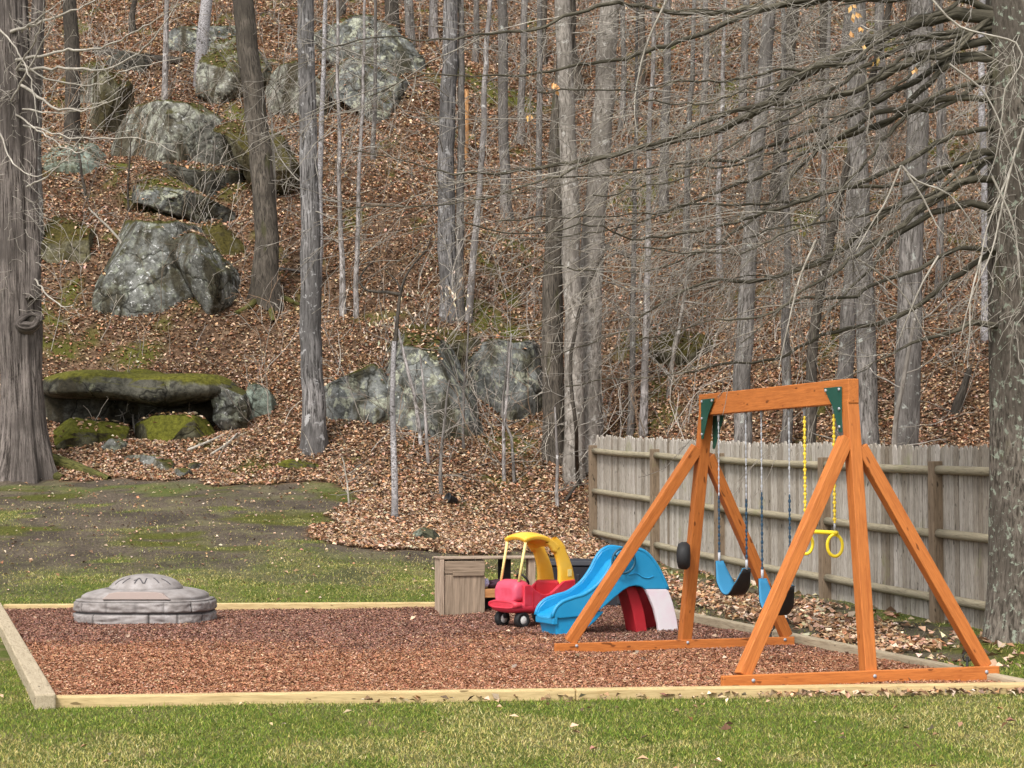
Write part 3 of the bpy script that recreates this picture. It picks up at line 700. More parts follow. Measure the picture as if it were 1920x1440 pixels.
# ------------------------------------------------------------------ rocks
ROCKTOP = []
def rock(label, outline, mat, depth, lean=0.35, amp=0.07, seed=1, group=None, name='boulder', box=0.45, inset=0.48, cat='rock', Y=None, freq=1.0, facets=15, tilt_x=0.0, widen=1.0):
    o = np.array(outline, float); bi = np.argmax(o[:, 1])
    g = G(o[:, 0].mean(), o[:, 1].max()); Yc = (g[1] + depth * inset) if Y is None else Y
    Q = np.array([W(px, py, Yc) for px, py in outline]); ctr = Q.mean(0)
    rel = Q[:, [0, 2]] - ctr[[0, 2]]
    nt_, nf = 110, 46
    th = np.linspace(0, 2 * math.pi, nt_, endpoint=False); R = np.zeros(nt_)
    for i, t in enumerate(th):
        dx, dz = math.cos(t), math.sin(t); best = 0
        for k in range(len(rel)):
            a, b = rel[k], rel[(k + 1) % len(rel)]; e = b - a; det = dx * (-e[1]) - dz * (-e[0])
            if abs(det) < 1e-9: continue
            s_ = (a[0] * (-e[1]) - a[1] * (-e[0])) / det; u = (dx * a[1] - dz * a[0]) / det
            if s_ > 0 and -1e-6 <= u <= 1 + 1e-6: best = max(best, s_)
        R[i] = best
    K = np.array([1, 2, 1.0]) / 4; R = sum(np.roll(R, j - 1) * K[j] for j in range(3))
    ph = np.linspace(-math.pi / 2, math.pi / 2, nf)
    c = np.abs(np.cos(ph)) ** box; s = np.sign(np.sin(ph)) * np.abs(np.sin(ph)) ** 0.8
    T, C = np.meshgrid(th, c); Sg = np.meshgrid(th, s)[1]; RR = np.meshgrid(R, c)[0]
    X = RR * np.cos(T) * C; Z = RR * np.sin(T) * C; Y_ = depth / 2 * Sg
    size = (np.ptp(rel[:, 0]) + np.ptp(rel[:, 1])) / 2
    Y_ = Y_ + lean * Z + tilt_x * X
    P = np.stack([X, Y_, Z], -1); nrm = P / (np.linalg.norm(P, axis=-1, keepdims=True) + 1e-9)
    q = P * freq / size * 2.0
    dsp = fbm(q[..., 0] * 1.3 + seed * 7.1, q[..., 1] * 1.3, q[..., 2] * 1.3, 5, seed)
    rid = 1 - np.abs(fbm(q[..., 0] * 1.1 + 3, q[..., 1] * 1.1 + seed, q[..., 2] * 2.0, 3, seed + 40))
    P = P + nrm * (amp * size * (0.8 * dsp - 0.5 * np.maximum(rid - 0.82, 0) * 3))[..., None]
    if facets:
        P = P * np.array([1.30 * widen, 1.2, 1.24]); P[..., 2] = np.where(P[..., 2] < 0, P[..., 2] * 1.45, P[..., 2]); P[..., 2] += 0.03 * np.ptp(rel[:, 1])
        fr = np.random.default_rng(seed * 13 + 5)
        for k in range(facets):
            if k < 3: nv = np.array([(-0.35, 0.3, -0.15)[k], -1.0, (0.25, 0.45, -0.2)[k]]) + fr.normal(0, 0.22, 3)
            else: nv = fr.normal(0, 1, 3) * np.array([1.0, 0.8, 0.8]) + np.array([0, -0.6, 0.25])
            nv /= np.linalg.norm(nv); pr = (P * nv).sum(-1); mx = pr.max(); lim = mx * (0.58 + 0.26 * fr.random())
            ov = np.maximum(pr - lim, 0)
            P = P - nv * (ov * 0.985)[..., None]
        P = P + nrm * (0.008 * size * fbm(q[..., 0] * 5, q[..., 1] * 5, q[..., 2] * 5, 3, seed + 9))[..., None]
    P = P + ctr
    if name is not None:
        tn = np.cross(np.roll(P, -1, 1) - P, np.roll(P, -1, 0) - P); ar = np.linalg.norm(tn, axis=-1) + 1e-12; upz = tn[..., 2] / ar
        if upz[nf // 2, nt_ // 4] < 0: upz = -upz
        pick = np.nonzero((upz > 0.62).ravel())[0]
        if len(pick):
            nl = int(np.clip(size * depth * 60, 8, 420)); a_ = ar.ravel()[pick]; ch = RNG.choice(pick, nl, p=a_ / a_.sum())
            ROCKTOP.append(P.reshape(-1, 3)[ch] + RNG.normal(0, 0.03, (nl, 3)) * [1, 1, 0])
    mb = MB(); mb.grid(np.concatenate([P, P[:, :1]], 1)[:, :-1], close_v=True)
    if name is None: return mb
    ob = mb.build(name, M[mat]); tag(ob, label, cat, group); return ob

rock('big rounded grey boulder splashed with white lichen on the slope above the ledge', [(168, 470), (185, 440), (250, 425), (300, 436), (375, 448), (420, 490), (434, 545), (415, 575), (372, 592), (325, 604), (270, 596), (215, 572), (178, 535)], 'rockA', 3.4, 0.22, 0.05, 3, facets=12, widen=1.06)
rock('grey boulder with a lit flat face, sitting above the dark slanting slab', [(212, 225), (260, 205), (330, 212), (400, 222), (445, 250), (455, 300), (430, 325), (360, 312), (300, 300), (240, 285), (215, 260)], 'rockB', 3.6, 0.35, 0.06, 5, box=0.4)
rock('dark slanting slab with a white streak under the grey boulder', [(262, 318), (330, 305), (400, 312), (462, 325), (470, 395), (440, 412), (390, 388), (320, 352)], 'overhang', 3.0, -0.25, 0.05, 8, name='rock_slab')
rock('long pale sloping rock under the dark slanting slab', [(222, 350), (290, 352), (370, 375), (430, 400), (420, 418), (340, 398), (240, 376)], 'rockC', 2.6, 0.8, 0.05, 9, name='rock_slab')
rock('greenish boulder split by a pale streak behind the shaggy trunk', [(72, 290), (120, 270), (190, 285), (222, 310), (215, 350), (165, 360), (110, 350), (78, 325)], 'rockG', 3.0, 0.5, 0.06, 11)
rock('pale upright stone slab high on the slope beside the dark trunk', [(138, 130), (180, 122), (205, 165), (215, 205), (180, 215), (150, 190)], 'rockB', 2.4, 0.5, 0.05, 13)
rock('dark mossy rock around the pale upright slab', [(180, 125), (215, 128), (235, 160), (228, 215), (232, 262), (195, 262), (175, 215)], 'rockM', 2.4, 0.4, 0.08, 14)
rock('grey lichen boulder leaning on the big rounded boulder across a mossy seam', [(318, 470), (350, 446), (392, 470), (430, 520), (432, 560), (405, 578), (372, 545), (338, 505)], 'rockA', 2.2, 0.5, 0.07, 4, inset=0.15)
rock('moss covered rock shoulder tucked against the big rounded boulder', [(300, 420), (380, 410), (440, 440), (470, 500), (462, 560), (430, 580), (405, 520), (350, 470)], 'rockM', 3.0, 0.5, 0.09, 15, inset=0.85)
rock('dark mossy bank of rock between the shaggy trunk and the big boulder', [(78, 430), (120, 418), (170, 440), (172, 500), (150, 520), (100, 500)], 'rockM', 2.4, 0.5, 0.10, 16)
rock('mossy cliff shoulder behind the tall brown trunk', [(425, 240), (455, 212), (515, 250), (545, 320), (545, 385), (500, 395), (478, 340), (450, 300)], 'rockM', 2.8, 0.5, 0.16, 17)
rock('broken grey rock outcrop just past the foot of the leaning birch', [(395, 130), (420, 95), (470, 90), (520, 120), (545, 165), (500, 198), (440, 196), (405, 175)], 'rockB', 3.0, 0.5, 0.12, 19)
rock('low grey rock at the top edge between the leaning birch and the brown trunk', [(330, 85), (360, 55), (410, 48), (455, 70), (450, 100), (390, 112), (345, 108)], 'rockC', 2.6, 0.6, 0.12, 20)
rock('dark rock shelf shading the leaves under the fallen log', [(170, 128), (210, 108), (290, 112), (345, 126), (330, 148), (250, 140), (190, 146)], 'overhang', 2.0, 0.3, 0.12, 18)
rock('big tilted grey slab near the top of the slope', [(600, 120), (640, 118), (700, 140), (755, 160), (775, 200), (772, 262), (735, 250), (690, 205), (640, 170), (610, 150)], 'rockC', 4.0, 0.3, 0.05, 21, name='rock_slab')
rock('dark rock crest at the very top of the slope above the tilted slab', [(600, 70), (660, 45), (735, 60), (790, 130), (785, 180), (740, 160), (680, 126), (630, 112)], 'rockC', 3.6, 0.4, 0.10, 22)
rock('mossy rock face left of the tilted slab', [(500, 130), (560, 120), (610, 150), (625, 215), (570, 245), (520, 205)], 'rockB', 3.2, 0.4, 0.08, 23)
rock('low boulder blotched with pale lichen beside the split barked trunk', [(600, 712), (630, 700), (690, 695), (712, 715), (735, 775), (742, 818), (700, 812), (650, 800), (612, 770)], 'rockC', 2.4, 0.35, 0.06, 25)
rock('large slanting greenish boulder in the middle of the hill foot', [(722, 690), (745, 655), (800, 650), (838, 672), (868, 735), (900, 838), (850, 840), (790, 828), (750, 775)], 'rockC', 2.6, 0.35, 0.06, 27)
rock('blue grey boulder touching the tan twin trunks', [(895, 690), (925, 660), (985, 652), (1025, 665), (1030, 760), (1018, 815), (975, 805), (930, 775), (900, 740)], 'rockC', 2.4, 0.3, 0.06, 29)
rock('mossy hump above the slanting greenish boulder', [(700, 655), (735, 625), (800, 615), (860, 640), (905, 650), (910, 690), (860, 700), (790, 662), (730, 680)], 'rockM', 2.2, 0.6, 0.10, 30)
rock('dark mossy boulder on the hillside above the fence', [(1232, 660), (1262, 632), (1310, 640), (1338, 670), (1325, 700), (1280, 704), (1240, 690)], 'rockM', 2.0, 0.2, 0.08, 31)
rock('small upright lichen stone at the end of the mossy ledge', [(466, 770), (470, 725), (492, 714), (512, 730), (510, 765), (500, 790), (478, 788)], 'rockG', 0.9, 0.2, 0.08, 33)
rock('low moss cushion rock in front of the ledge, beside the shaggy trunk', [(96, 806), (130, 790), (190, 796), (238, 808), (232, 832), (160, 834), (105, 830)], 'rockMoss', 1.4, 0.3, 0.08, 35, inset=0.2, name='mossy_rock')
rock('bright moss covered flat rock under the dark ledge', [(258, 800), (300, 786), (370, 788), (422, 800), (405, 822), (335, 836), (275, 830)], 'rockMoss', 1.8, 0.5, 0.07, 37, name='mossy_rock')
rock('moss covered hump lying in the leaves near the split barked trunk', [(520, 874), (548, 865), (585, 872), (602, 884), (575, 890), (538, 886)], 'rockMoss', 0.8, 0.3, 0.08, 39, name='mossy_rock')
rock('pointed grey stone below the moss cushion', [(178, 845), (205, 826), (228, 820), (232, 838), (215, 850), (190, 854)], 'rockA', 0.7, 0.3, 0.09, 41, name='stone')
for k, (cx, cy, rw, rh, lab) in enumerate([(282, 868, 26, 12, 'flat stone first in the row at the edge of the bare dirt'), (305, 878, 20, 14, 'squarish grey stone in the row at the edge of the bare dirt'), (345, 892, 22, 10, 'pale stone last in the row, half sunk in dirt'),
        (250, 862, 24, 9, 'low brown stone in the row nearest the mossy root'), (362, 880, 16, 10, 'brown stone in the row touching the leaves')]):
    rock(lab, [(cx - rw, cy), (cx - rw * .6, cy - rh), (cx + rw * .5, cy - rh * .9), (cx + rw, cy - rh * .1), (cx + rw * .6, cy + rh * .7), (cx - rw * .7, cy + rh * .7)], 'rockB' if k % 2 else 'rockA', 0.5, 0.3, 0.10, 43 + k, group='stones along the dirt edge', name='stone')
rock('low dark green stone in the leaf drift behind the wooden cabinet', [(768, 1010), (790, 994), (812, 993), (828, 1004), (815, 1014), (785, 1016)], 'rockG', 0.5, 0.4, 0.08, 51, name='stone')
rock('small mossy rock showing under the swing beam by the thin trunk', [(1348, 790), (1352, 770), (1368, 766), (1380, 778), (1378, 794)], 'rockM', 0.7, 0.3, 0.08, 53)
rock('small mossy rock seen between the yellow trapeze chains', [(1520, 790), (1524, 762), (1548, 758), (1560, 776), (1555, 792)], 'rockM', 0.7, 0.3, 0.08, 55)

# the ledge: overhanging mossy slab, shadowed back, square end block
def ledge():
    g = G(270, 812); Y0 = LEDGE_Y
    t = thing('rock_ledge', g, 'long overhanging rock ledge with a mossy lip and a black hollow below', 'rock ledge')
    def part(nm, out, mat, dep, lean, seed, dy=0.0, fc=0, amp=0.05):
        mb = rock(None, out, mat, dep, lean, amp, seed, name=None, Y=Y0 + dy, box=0.42, facets=fc); mb.build(nm, M[mat], t)
    part('slab', [(80, 712), (110, 700), (200, 697), (320, 704), (410, 702), (440, 720), (450, 746), (400, 756), (330, 770), (240, 756), (150, 748), (86, 752)], 'rockD', 3.0, 0.5, 61, 1.55, amp=0.06)
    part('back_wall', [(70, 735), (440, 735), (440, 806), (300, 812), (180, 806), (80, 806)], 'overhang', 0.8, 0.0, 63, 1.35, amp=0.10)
    part('end_block', [(405, 745), (425, 728), (452, 735), (462, 765), (452, 798), (428, 806), (412, 785)], 'rockA', 1.6, 0.1, 65, 0.75, 9)
ledge()
scatter_leaves()

# ------------------------------------------------------------------ the trees on the slope
G1 = 'bare trees on the leafy hillside'
def T(label, pts, wb, wt, mat, **k): return tree(label, pts, wb, wt, mat, group=k.pop('group', G1), **k)
# stout or distinctive ones
t1, p1, r1 = T('stout brown mossy trunk with spreading roots on the slope beside the big boulder', [(500, 562), (496, 400), (480, 200), (461, 0)], 46, 40, 'brown_bark', flare=0.5, n=9)
T('split barked grey trunk at the hill foot, lit on one side, near the ledge', [(590, 842), (582, 620), (575, 300), (566, 0)], 44, 30, 'furrow_bark', flare=0.45, n=9)
T('white birch trunk leaning at the top of the slope', [(376, 165), (380, 80), (389, 0)], 26, 22, 'birch_bark', flare=0.2, n=4, flute=0.02)
T('slim white birch just behind the split barked trunk', [(598, 542), (602, 300), (607, 60)], 13, 8, 'birch_bark', flare=0.15, n=6, sides=8, flute=0.02)
T('short pale trunk standing on the leafy shelf beside the leaning birch', [(308, 195), (310, 100), (312, 0)], 12, 9, 'pale_bark', n=8, sides=8)
T('dark trunk beside the pale upright slab at the top of the slope', [(136, 270), (134, 130), (130, 0)], 30, 26, 'dark_bark', n=5)
T('two toned trunk, largest of the trio rooted together halfway up the slope', [(842, 592), (842, 300), (846, 0)], 36, 28, 'furrow_bark', n=9)
T('slim grey trunk, middle one of the trio rooted together', [(864, 596), (862, 350), (866, 0)], 17, 12, 'grey_bark', sides=9, n=7)
T('slim pale trunk leaning out of the trio rooted together', [(878, 602), (893, 380), (906, 180), (915, 0)], 14, 9, 'pale_bark', sides=9, n=7)
T('grey trunk standing upslope between the trio and the tan twin trunks', [(950, 412), (945, 200), (940, 0)], 22, 18, 'grey_bark', n=7)
T('slender grey trunk close behind that lone upslope grey trunk', [(977, 270), (982, 120), (986, 0)], 15, 12, 'grey_bark', sides=9, n=5)
T('rough dark barked trunk rooted against the blue grey boulder', [(1042, 868), (1034, 560), (1040, 250), (1050, 0)], 44, 30, 'brown_bark', n=8, flare=0.3)
T('smooth tan trunk, thinner of the twins at the end of the fence', [(1078, 900), (1076, 600), (1062, 280), (1050, 0)], 40, 28, 'beech_bark', n=8, flare=0.3)
T('smooth pale grey trunk, thicker of the twins at the end of the fence', [(1106, 885), (1108, 500), (1128, 250), (1146, 0)], 48, 38, 'beech_bark', n=9, flare=0.3)
T('short reddish trunk squeezed beside the thicker tan twin', [(1124, 840), (1120, 640), (1122, 480)], 18, 12, 'beech_bark', n=5, sides=9, ext=2.0)
T('torn orange snag standing beside the trio of trunks', [(869, 296), (874, 225), (876, 168)], 15, 9, 'torn_wood', name='broken_snag', n=0, ext=0, sides=9, flute=0.18)
T('dark grey trunk behind the swing beam, passing in front of the hill', [(1393, 822), (1402, 560), (1420, 300), (1444, 0)], 36, 24, 'grey_bark', n=9, base=[*W(1393, 822, 30.5)[:2], 1.3])
T('thin faint grey trunk behind the middle of the swing beam', [(1470, 822), (1470, 600), (1468, 380)], 20, 13, 'grey_bark', n=8, sides=9, base=[*W(1470, 822, 31.5)[:2], 1.5])
T('dark leaning trunk behind the yellow trapeze chains', [(1510, 822), (1528, 640), (1552, 480), (1600, 300)], 26, 14, 'dark_bark', n=10, base=[*W(1510, 822, 29.5)[:2], 1.2])
T('grey trunk whose foot shows right above the top corner of the swing set', [(1585, 830), (1594, 560), (1600, 300), (1602, 0)], 32, 24, 'grey_bark', n=8, base=[*W(1585, 830, 31.0)[:2], 1.4])
T('lichen speckled grey trunk rising beside the near swing post', [(1637, 832), (1620, 560), (1614, 260), (1612, 0)], 42, 30, 'grey_bark', n=8, base=[*W(1637, 832, 29.0)[:2], 1.1])
T('broad grey trunk behind the fence, last before the big lichen trunk', [(1690, 838), (1704, 500), (1716, 200), (1722, 0)], 50, 40, 'grey_bark', n=8, base=[*W(1690, 838, 28.5)[:2], 1.1])
T('thin pale stem crossing in front of the broad grey trunk foot', [(1662, 832), (1686, 770), (1700, 700)], 13, 9, 'beech_bark', n=4, sides=7, ext=1.0, base=[*W(1662, 832, 27.8)[:2], 1.0])
T('dark trunk halfway up the slope behind the spreading olive limbs', [(1452, 420), (1466, 250), (1484, 0)], 28, 24, 'dark_bark', n=8)
T('pale bright trunk at the top edge between the tilted slab and the trio', [(812, 75), (812, 0)], 17, 15, 'pale_bark', n=4, sides=9)
T('pair of dark stems at the top edge above the tilted slab', [(737, 75), (735, 0)], 28, 26, 'dark_bark', n=4)
T('grey trunk at the top edge just past the dark stems', [(770, 95), (767, 0)], 19, 17, 'grey_bark', n=4, sides=9)
T('short grey trunk upslope behind the thicker tan twin', [(1246, 395), (1250, 240), (1256, 80)], 19, 14, 'grey_bark', n=6, sides=9)
T('thin grey trunk upslope just beside the rough dark barked trunk', [(1008, 425), (1006, 200), (1004, 0)], 13, 10, 'grey_bark', n=6, sides=8)
T('dark crooked trunk at the top edge behind the tan twins', [(1088, 185), (1072, 90), (1060, 0)], 20, 17, 'brown_bark', n=4, sides=9)
T('white birch glimpsed along the edge of the big lichen trunk', [(1846, 640), (1845, 300), (1843, 0)], 15, 12, 'birch_bark', n=5, sides=9, flute=0.02)
T('dark trunk just in the gap behind the shaggy trunk', [(72, 480), (66, 250), (70, 0)], 24, 18, 'grey_bark', n=5, sides=10)
T('thin pale stem between the split barked trunk and the moss patches', [(643, 592), (642, 480), (640, 330)], 12, 8, 'pale_bark', n=6, sides=7)
T('thin pale stem, slightly taller neighbour near the moss patches', [(668, 596), (670, 450), (676, 300)], 11, 7, 'pale_bark', n=6, sides=7)
T('thin brown stem behind the fence end beside the pale tall sapling', [(1184, 815), (1188, 600), (1190, 350)], 13, 8, 'grey_bark', n=8, sides=7)
T('tall pale sapling behind the fence end', [(1208, 816), (1216, 560), (1226, 220)], 15, 9, 'pale_bark', n=8, sides=8)
T('slanting thin pale stem beside the dark mossy boulder above the fence', [(1254, 745), (1266, 660), (1276, 590)], 9, 7, 'beech_bark', n=5, sides=6, ext=1.5)
T('dead dark leaning stump on the slope beside the big lichen trunk', [(1792, 775), (1806, 730), (1822, 690)], 22, 9, 'dark_bark', name='dead_stump', n=3, ext=0, sides=9, flute=0.15)
# distant ones upslope, told apart by what they stand between
far = [((1320, 215), (1326, 0), 14, 'grey_bark'), ((1392, 250), (1398, 0), 17, 'grey_bark'), ((1446, 210), (1447, 0), 13, 'birch_bark'), ((1542, 270), (1548, 0), 20, 'dark_bark'), ((1652, 330), (1648, 0), 24, 'grey_bark'),
       ((1768, 310), (1764, 0), 18, 'grey_bark'), ((1700, 180), (1704, 0), 16, 'dark_bark'), ((1200, 180), (1204, 0), 15, 'brown_bark'), ((1165, 240), (1168, 0), 12, 'grey_bark'), ((700, 300), (702, 120), 9, 'grey_bark'),
       ((1290, 470), (1296, 200), 13, 'grey_bark'), ((1350, 520), (1356, 260), 12, 'pale_bark'), ((1545, 560), (1550, 300), 13, 'grey_bark'), ((1760, 560), (1768, 260), 15, 'grey_bark'), ((250, 60), (254, 0), 14, 'dark_bark'),
       ((560, 90), (566, 0), 13, 'grey_bark'), ((640, 40), (642, 0), 15, 'dark_bark'), ((890, 120), (892, 0), 13, 'grey_bark'), ((1020, 120), (1022, 0), 15, 'brown_bark'), ((1585, 120), (1588, 0), 14, 'grey_bark')]
FARL = ['thin grey trunk far upslope above the dark mossy boulder', 'grey trunk far upslope just before the slim birch', 'slim birch far upslope against the dark slope trunk', 'dark trunk far upslope between two grey ones', 'thick grey trunk far upslope behind the lichen speckled trunk',
        'grey trunk far upslope nearest the big lichen trunk', 'dark trunk near the top edge between far grey ones', 'brown trunk near the top edge past the tan twins', 'thin trunk near the top edge touching the thicker tan twin', 'thin stem in front of the tilted slab',
        'thin grey trunk on open leaves between the tan twins and the swing', 'thin pale trunk on open leaves above the swing beam', 'thin grey trunk halfway up, above the trapeze', 'thin grey trunk halfway up beside the big lichen trunk', 'dark trunk at the top edge before the leaning birch',
        'grey trunk at the top edge between brown and split trunks', 'dark trunk at the top edge on the rock crest', 'grey trunk at the top edge behind the trio', 'brown trunk at the top edge behind the rough dark trunk', 'grey trunk at the top edge above the leaning dark trunk']
for (b, tp, wd, m), lab in zip(far, FARL):
    T(lab, [b, ((b[0] + tp[0]) / 2 + RNG.normal(0, 3), (b[1] + tp[1]) / 2), tp], wd, wd * 0.75, m, n=6, sides=8, blen=(0.8, 2.2), ext=4)

# mossy roots of the brown trunk and of the shaggy tree
def root_tubes(t, runs, mat='moss_root'):
    for pts, w0, w1 in runs:
        P = []
        for px, py in pts:
            q = G(px, py); q[2] += 0.02; P.append(q)
        P = smooth_path(P, 0.15)
        mb = MB(); mb.tube(P, np.linspace(PM(w0, P[0][1]) / 2, PM(w1, P[0][1]) / 2, len(P)), 8, ref=(0, 0, 1)); mb.build('root', M[mat], t)
root_tubes(t1, [([(490, 552), (470, 575), (440, 592)], 18, 8), ([(500, 560), (508, 585), (512, 605)], 18, 8), ([(512, 555), (540, 566), (562, 574)], 16, 7)])

# thin saplings in front
def sapling(label, pts, wb, wt, mat, **k):
    k.setdefault('sides', 7); k.setdefault('flare', 0.12); k.setdefault('n', 7); k.setdefault('ext', 0.6); k.setdefault('blen', (0.35, 1.0)); k.setdefault('brad', 0.006); k.setdefault('flute', 0.02)
    return tree(label, pts, wb, wt, mat, name='sapling', cat='sapling', group='saplings at the hill foot', **k)
st, sp_, sr_ = sapling('speckled sapling in the leaf tongue with a dark forked top', [(740, 972), (737, 800), (736, 720), (740, 640)], 14, 9, 'birch_bark', n=0, ext=0.0)
mb = MB(); Ys = sp_[0][1]
for pts, w0 in (([(750, 552), (725, 548), (690, 545), (674, 528), (684, 505), (715, 478)], 7), ([(750, 545), (744, 528), (720, 505)], 5), ([(740, 655), (744, 610), (750, 555), (760, 520), (778, 492), (800, 468), (812, 430)], 9)):
    P = smooth_path([W(a, b, Ys + 0.02) for a, b in pts], 0.1); mb.tube(P, np.linspace(PM(w0, Ys) / 2, 0.006, len(P)), 6)
    side_twigs(mb, P, 0.01, 1.0, 2, 0.18, 0.0, 5, 0.8, np.random.default_rng(5))
mb.build('crown', M['dark_bark'], st)
sapling('thin straight pale sapling in front of the slanting greenish boulder', [(802, 872), (797, 780), (795, 730)], 8, 5, 'pale_bark')
sapling('thin pale sapling leaning across the slanting greenish boulder', [(790, 838), (778, 740), (757, 655)], 8, 6, 'pale_bark')
sapling('short faint sapling on open leaves past the slanting greenish boulder', [(825, 930), (823, 850), (830, 780)], 8, 5, 'grey_bark')
sapling('pale sapling rising in front of the blue grey boulder', [(945, 902), (948, 800), (955, 690)], 8, 5, 'pale_bark')
sapling('crooked sapling with a kinked stem beside the blue grey boulder sapling', [(965, 905), (958, 820), (945, 780), (952, 700)], 7, 4, 'grey_bark')
sapling('dark vine like sapling curling up the tan twin trunks', [(1085, 905), (1080, 800), (1068, 700), (1085, 590), (1110, 520), (1135, 470)], 9, 6, 'dark_bark', depth=31.6)
sapling('low pale stem by the foot of the tan twins', [(1045, 952), (1046, 890), (1044, 830)], 8, 5, 'pale_bark')
sapling('bare whip beside the large slanting boulder edge', [(868, 842), (866, 760), (872, 660)], 6, 4, 'grey_bark')
sapling('dark twiggy whip rising out of the grass at the leaf edge', [(655, 950), (652, 905), (648, 880)], 4, 2.5, 'twig_pale', n=10, blen=(0.2, 0.5), ext=0.2)
sapling('thin sapling beside the bright moss covered flat rock', [(256, 815), (250, 780), (262, 740)], 5, 3, 'twig_grey', n=8, ext=0.2)
sapling('bent pale whip arching over the big rounded boulder', [(240, 500), (228, 450), (190, 410), (175, 395)], 6, 4, 'twig_pale', n=4, ext=0.1)
sapling('thin dark whip in front of the greenish split boulder', [(160, 372), (152, 330), (140, 250)], 6, 4, 'dark_bark', n=6)
sapling('thin whip growing between the sloping rock and the big boulder', [(243, 400), (242, 345), (246, 290)], 5, 3, 'dark_bark', n=7)
sapling('thin pale sapling just behind the stout brown trunk', [(519, 540), (514, 400), (508, 260)], 8, 5, 'twig_pale', n=8)

# beech sprigs that keep their pale curled leaves
def beech_leaves():
    t = thing('beech_shrub', G(770, 700), 'leafy beech shrub holding pale curled dead leaves behind the speckled sapling', 'shrub')
    b = G(770, 700); mb = MB(); q = []
    rng = np.random.default_rng(12)
    for i in range(16):
        px, py = 690 + 190 * rng.random(), 500 + 190 * rng.random()
        e = W(px, py, b[1] - 0.3 + 0.8 * rng.random()); s = np.array([b[0] + rng.normal(0, 0.5), b[1], b[2]])
        P = smooth_path([s, (s + e) / 2 + rng.normal(0, 0.12, 3) + np.array([0, 0, 0.2]), e], 0.12); mb.tube(P, np.linspace(0.011, 0.004, len(P)), 4)
        side_twigs(mb, P, 0.006, 0.8, 2, 0.15, 0.02, 6, 0.8, rng)
        for j in range(10):
            q.append(e + rng.normal(0, 1, 3) * np.array([0.25, 0.2, 0.14]))
    mb.build('stems', M['twig_grey'], t)
    q = np.array(q); n = len(q); L = 0.07 + 0.05 * rng.random(n)
    a = np.stack([rng.normal(0, .4, n), rng.normal(0, .4, n), -np.ones(n)], -1); a /= np.linalg.norm(a, axis=1)[:, None]
    bb = np.cross(a, rng.normal(0, 1, (n, 3))); bb /= np.linalg.norm(bb, axis=1)[:, None]; nn = np.cross(a, bb)
    P = np.stack([q, q + a * L[:, None] * .5 + bb * .02 + nn * .012, q + a * L[:, None], q + a * L[:, None] * .5 - bb * .02 + nn * .012], 1)
    m2 = MB(); m2.add(P.reshape(-1, 3), [np.arange(n * 4).reshape(n, 4)])
    m2.build('leaves', M['leaf'], t, attr={'col': np.repeat(palette(n, [(0.62, 0.50, 0.36), (0.70, 0.62, 0.50), (0.45, 0.32, 0.2)], [3, 2, 1], 0.12), 4, axis=0)})
beech_leaves()

# dry brush over the slope: nobody could count it
def brush():
    mb = MB(); rng = np.random.default_rng(33); cols = []
    n0 = 0
    pal = np.array([(0.33, 0.30, 0.27), (0.22, 0.19, 0.165), (0.42, 0.38, 0.33), (0.16, 0.13, 0.10), (0.27, 0.18, 0.12)])
    for i in range(3300):
        y = 33 + 33 * rng.random() ** 1.1; x = (rng.random() * 2 - 1) * (0.275 * y)
        dens = (0.62 if (x < -4 and y > 44) else 0.30) + 0.70 * (1 / (1 + math.exp(-(x - 0.0) * 0.6)))
        if rng.random() > dens: continue
        z = float(H(x, y))
        bx_, by_ = PX(x, y, z)
        if 70 < bx_ < 480 and 690 < by_ < 900 and rng.random() < 0.85: continue
        fx = 1.29 + (30.6 - y) * (3.31 / 12.1)
        d = np.array([rng.normal(0, 0.35), rng.normal(0, 0.2), 1.0])
        L = 0.6 + 2.2 * rng.random() ** 2
        s0 = mb.n
        twig(mb, (x, y, z - 0.03), d, L, 0.006 + 0.006 * rng.random(), 2 if rng.random() < 0.6 else 1, 0.15, 0.02 * rng.random(), 3.2, 0.7, 3, rng, 0.0044)
        cols.append(np.repeat(pal[rng.integers(len(pal))][None] * (0.8 + 0.4 * rng.random()), mb.n - s0, axis=0))
    o = mb.build('undergrowth', M['brush'], attr={'col': np.concatenate(cols)})
    tag(o, 'leafless grey brush and whips covering the wooded slope', 'undergrowth', kind='stuff')
brush()

# sticks lying in the leaves
for pts, w0, m, lab in (([(352, 850), (395, 832), (420, 820)], 6, 'twig_pale', 'pale broken stick lying in the leaves below the ledge'), ([(398, 856), (425, 838), (445, 818)], 5, 'twig_pale', 'second pale stick lying in the leaves, closer to the split barked trunk'),
                   ([(1480, 440), (1530, 470), (1600, 500)], 12, 'dark_bark', 'dark fallen log crossing the slope above the trapeze'), ([(180, 100), (260, 112), (340, 118)], 24, 'dark_bark', 'dark fallen log across the rocks at the top of the slope'),
                   ([(1130, 465), (1165, 478), (1190, 492)], 11, 'dark_bark', 'dark fallen log beside the thicker tan twin'), ([(520, 508), (548, 512), (580, 518)], 5, 'grey_bark', 'grey stick beside the foot of the stout brown trunk'), ([(1060, 945), (1090, 905), (1118, 880)], 7, 'dark_bark', 'dark curved branch lying against the tan twins')):
    P = smooth_path([G(*p) + np.array([0, 0, 0.05]) for p in pts], 0.15); mb = MB(); mb.tube(P, np.linspace(PM(w0, P[0][1]) / 2, PM(w0, P[0][1]) / 3, len(P)), 7, cap=True)
    side_twigs(mb, P, 0.01, 1.2, 1, 0.15, 0, 3, 0.7, np.random.default_rng(int(w0 * 3)))
    tag(mb.build('fallen_branch', M[m]), lab, 'branch', 'sticks and logs on the slope')

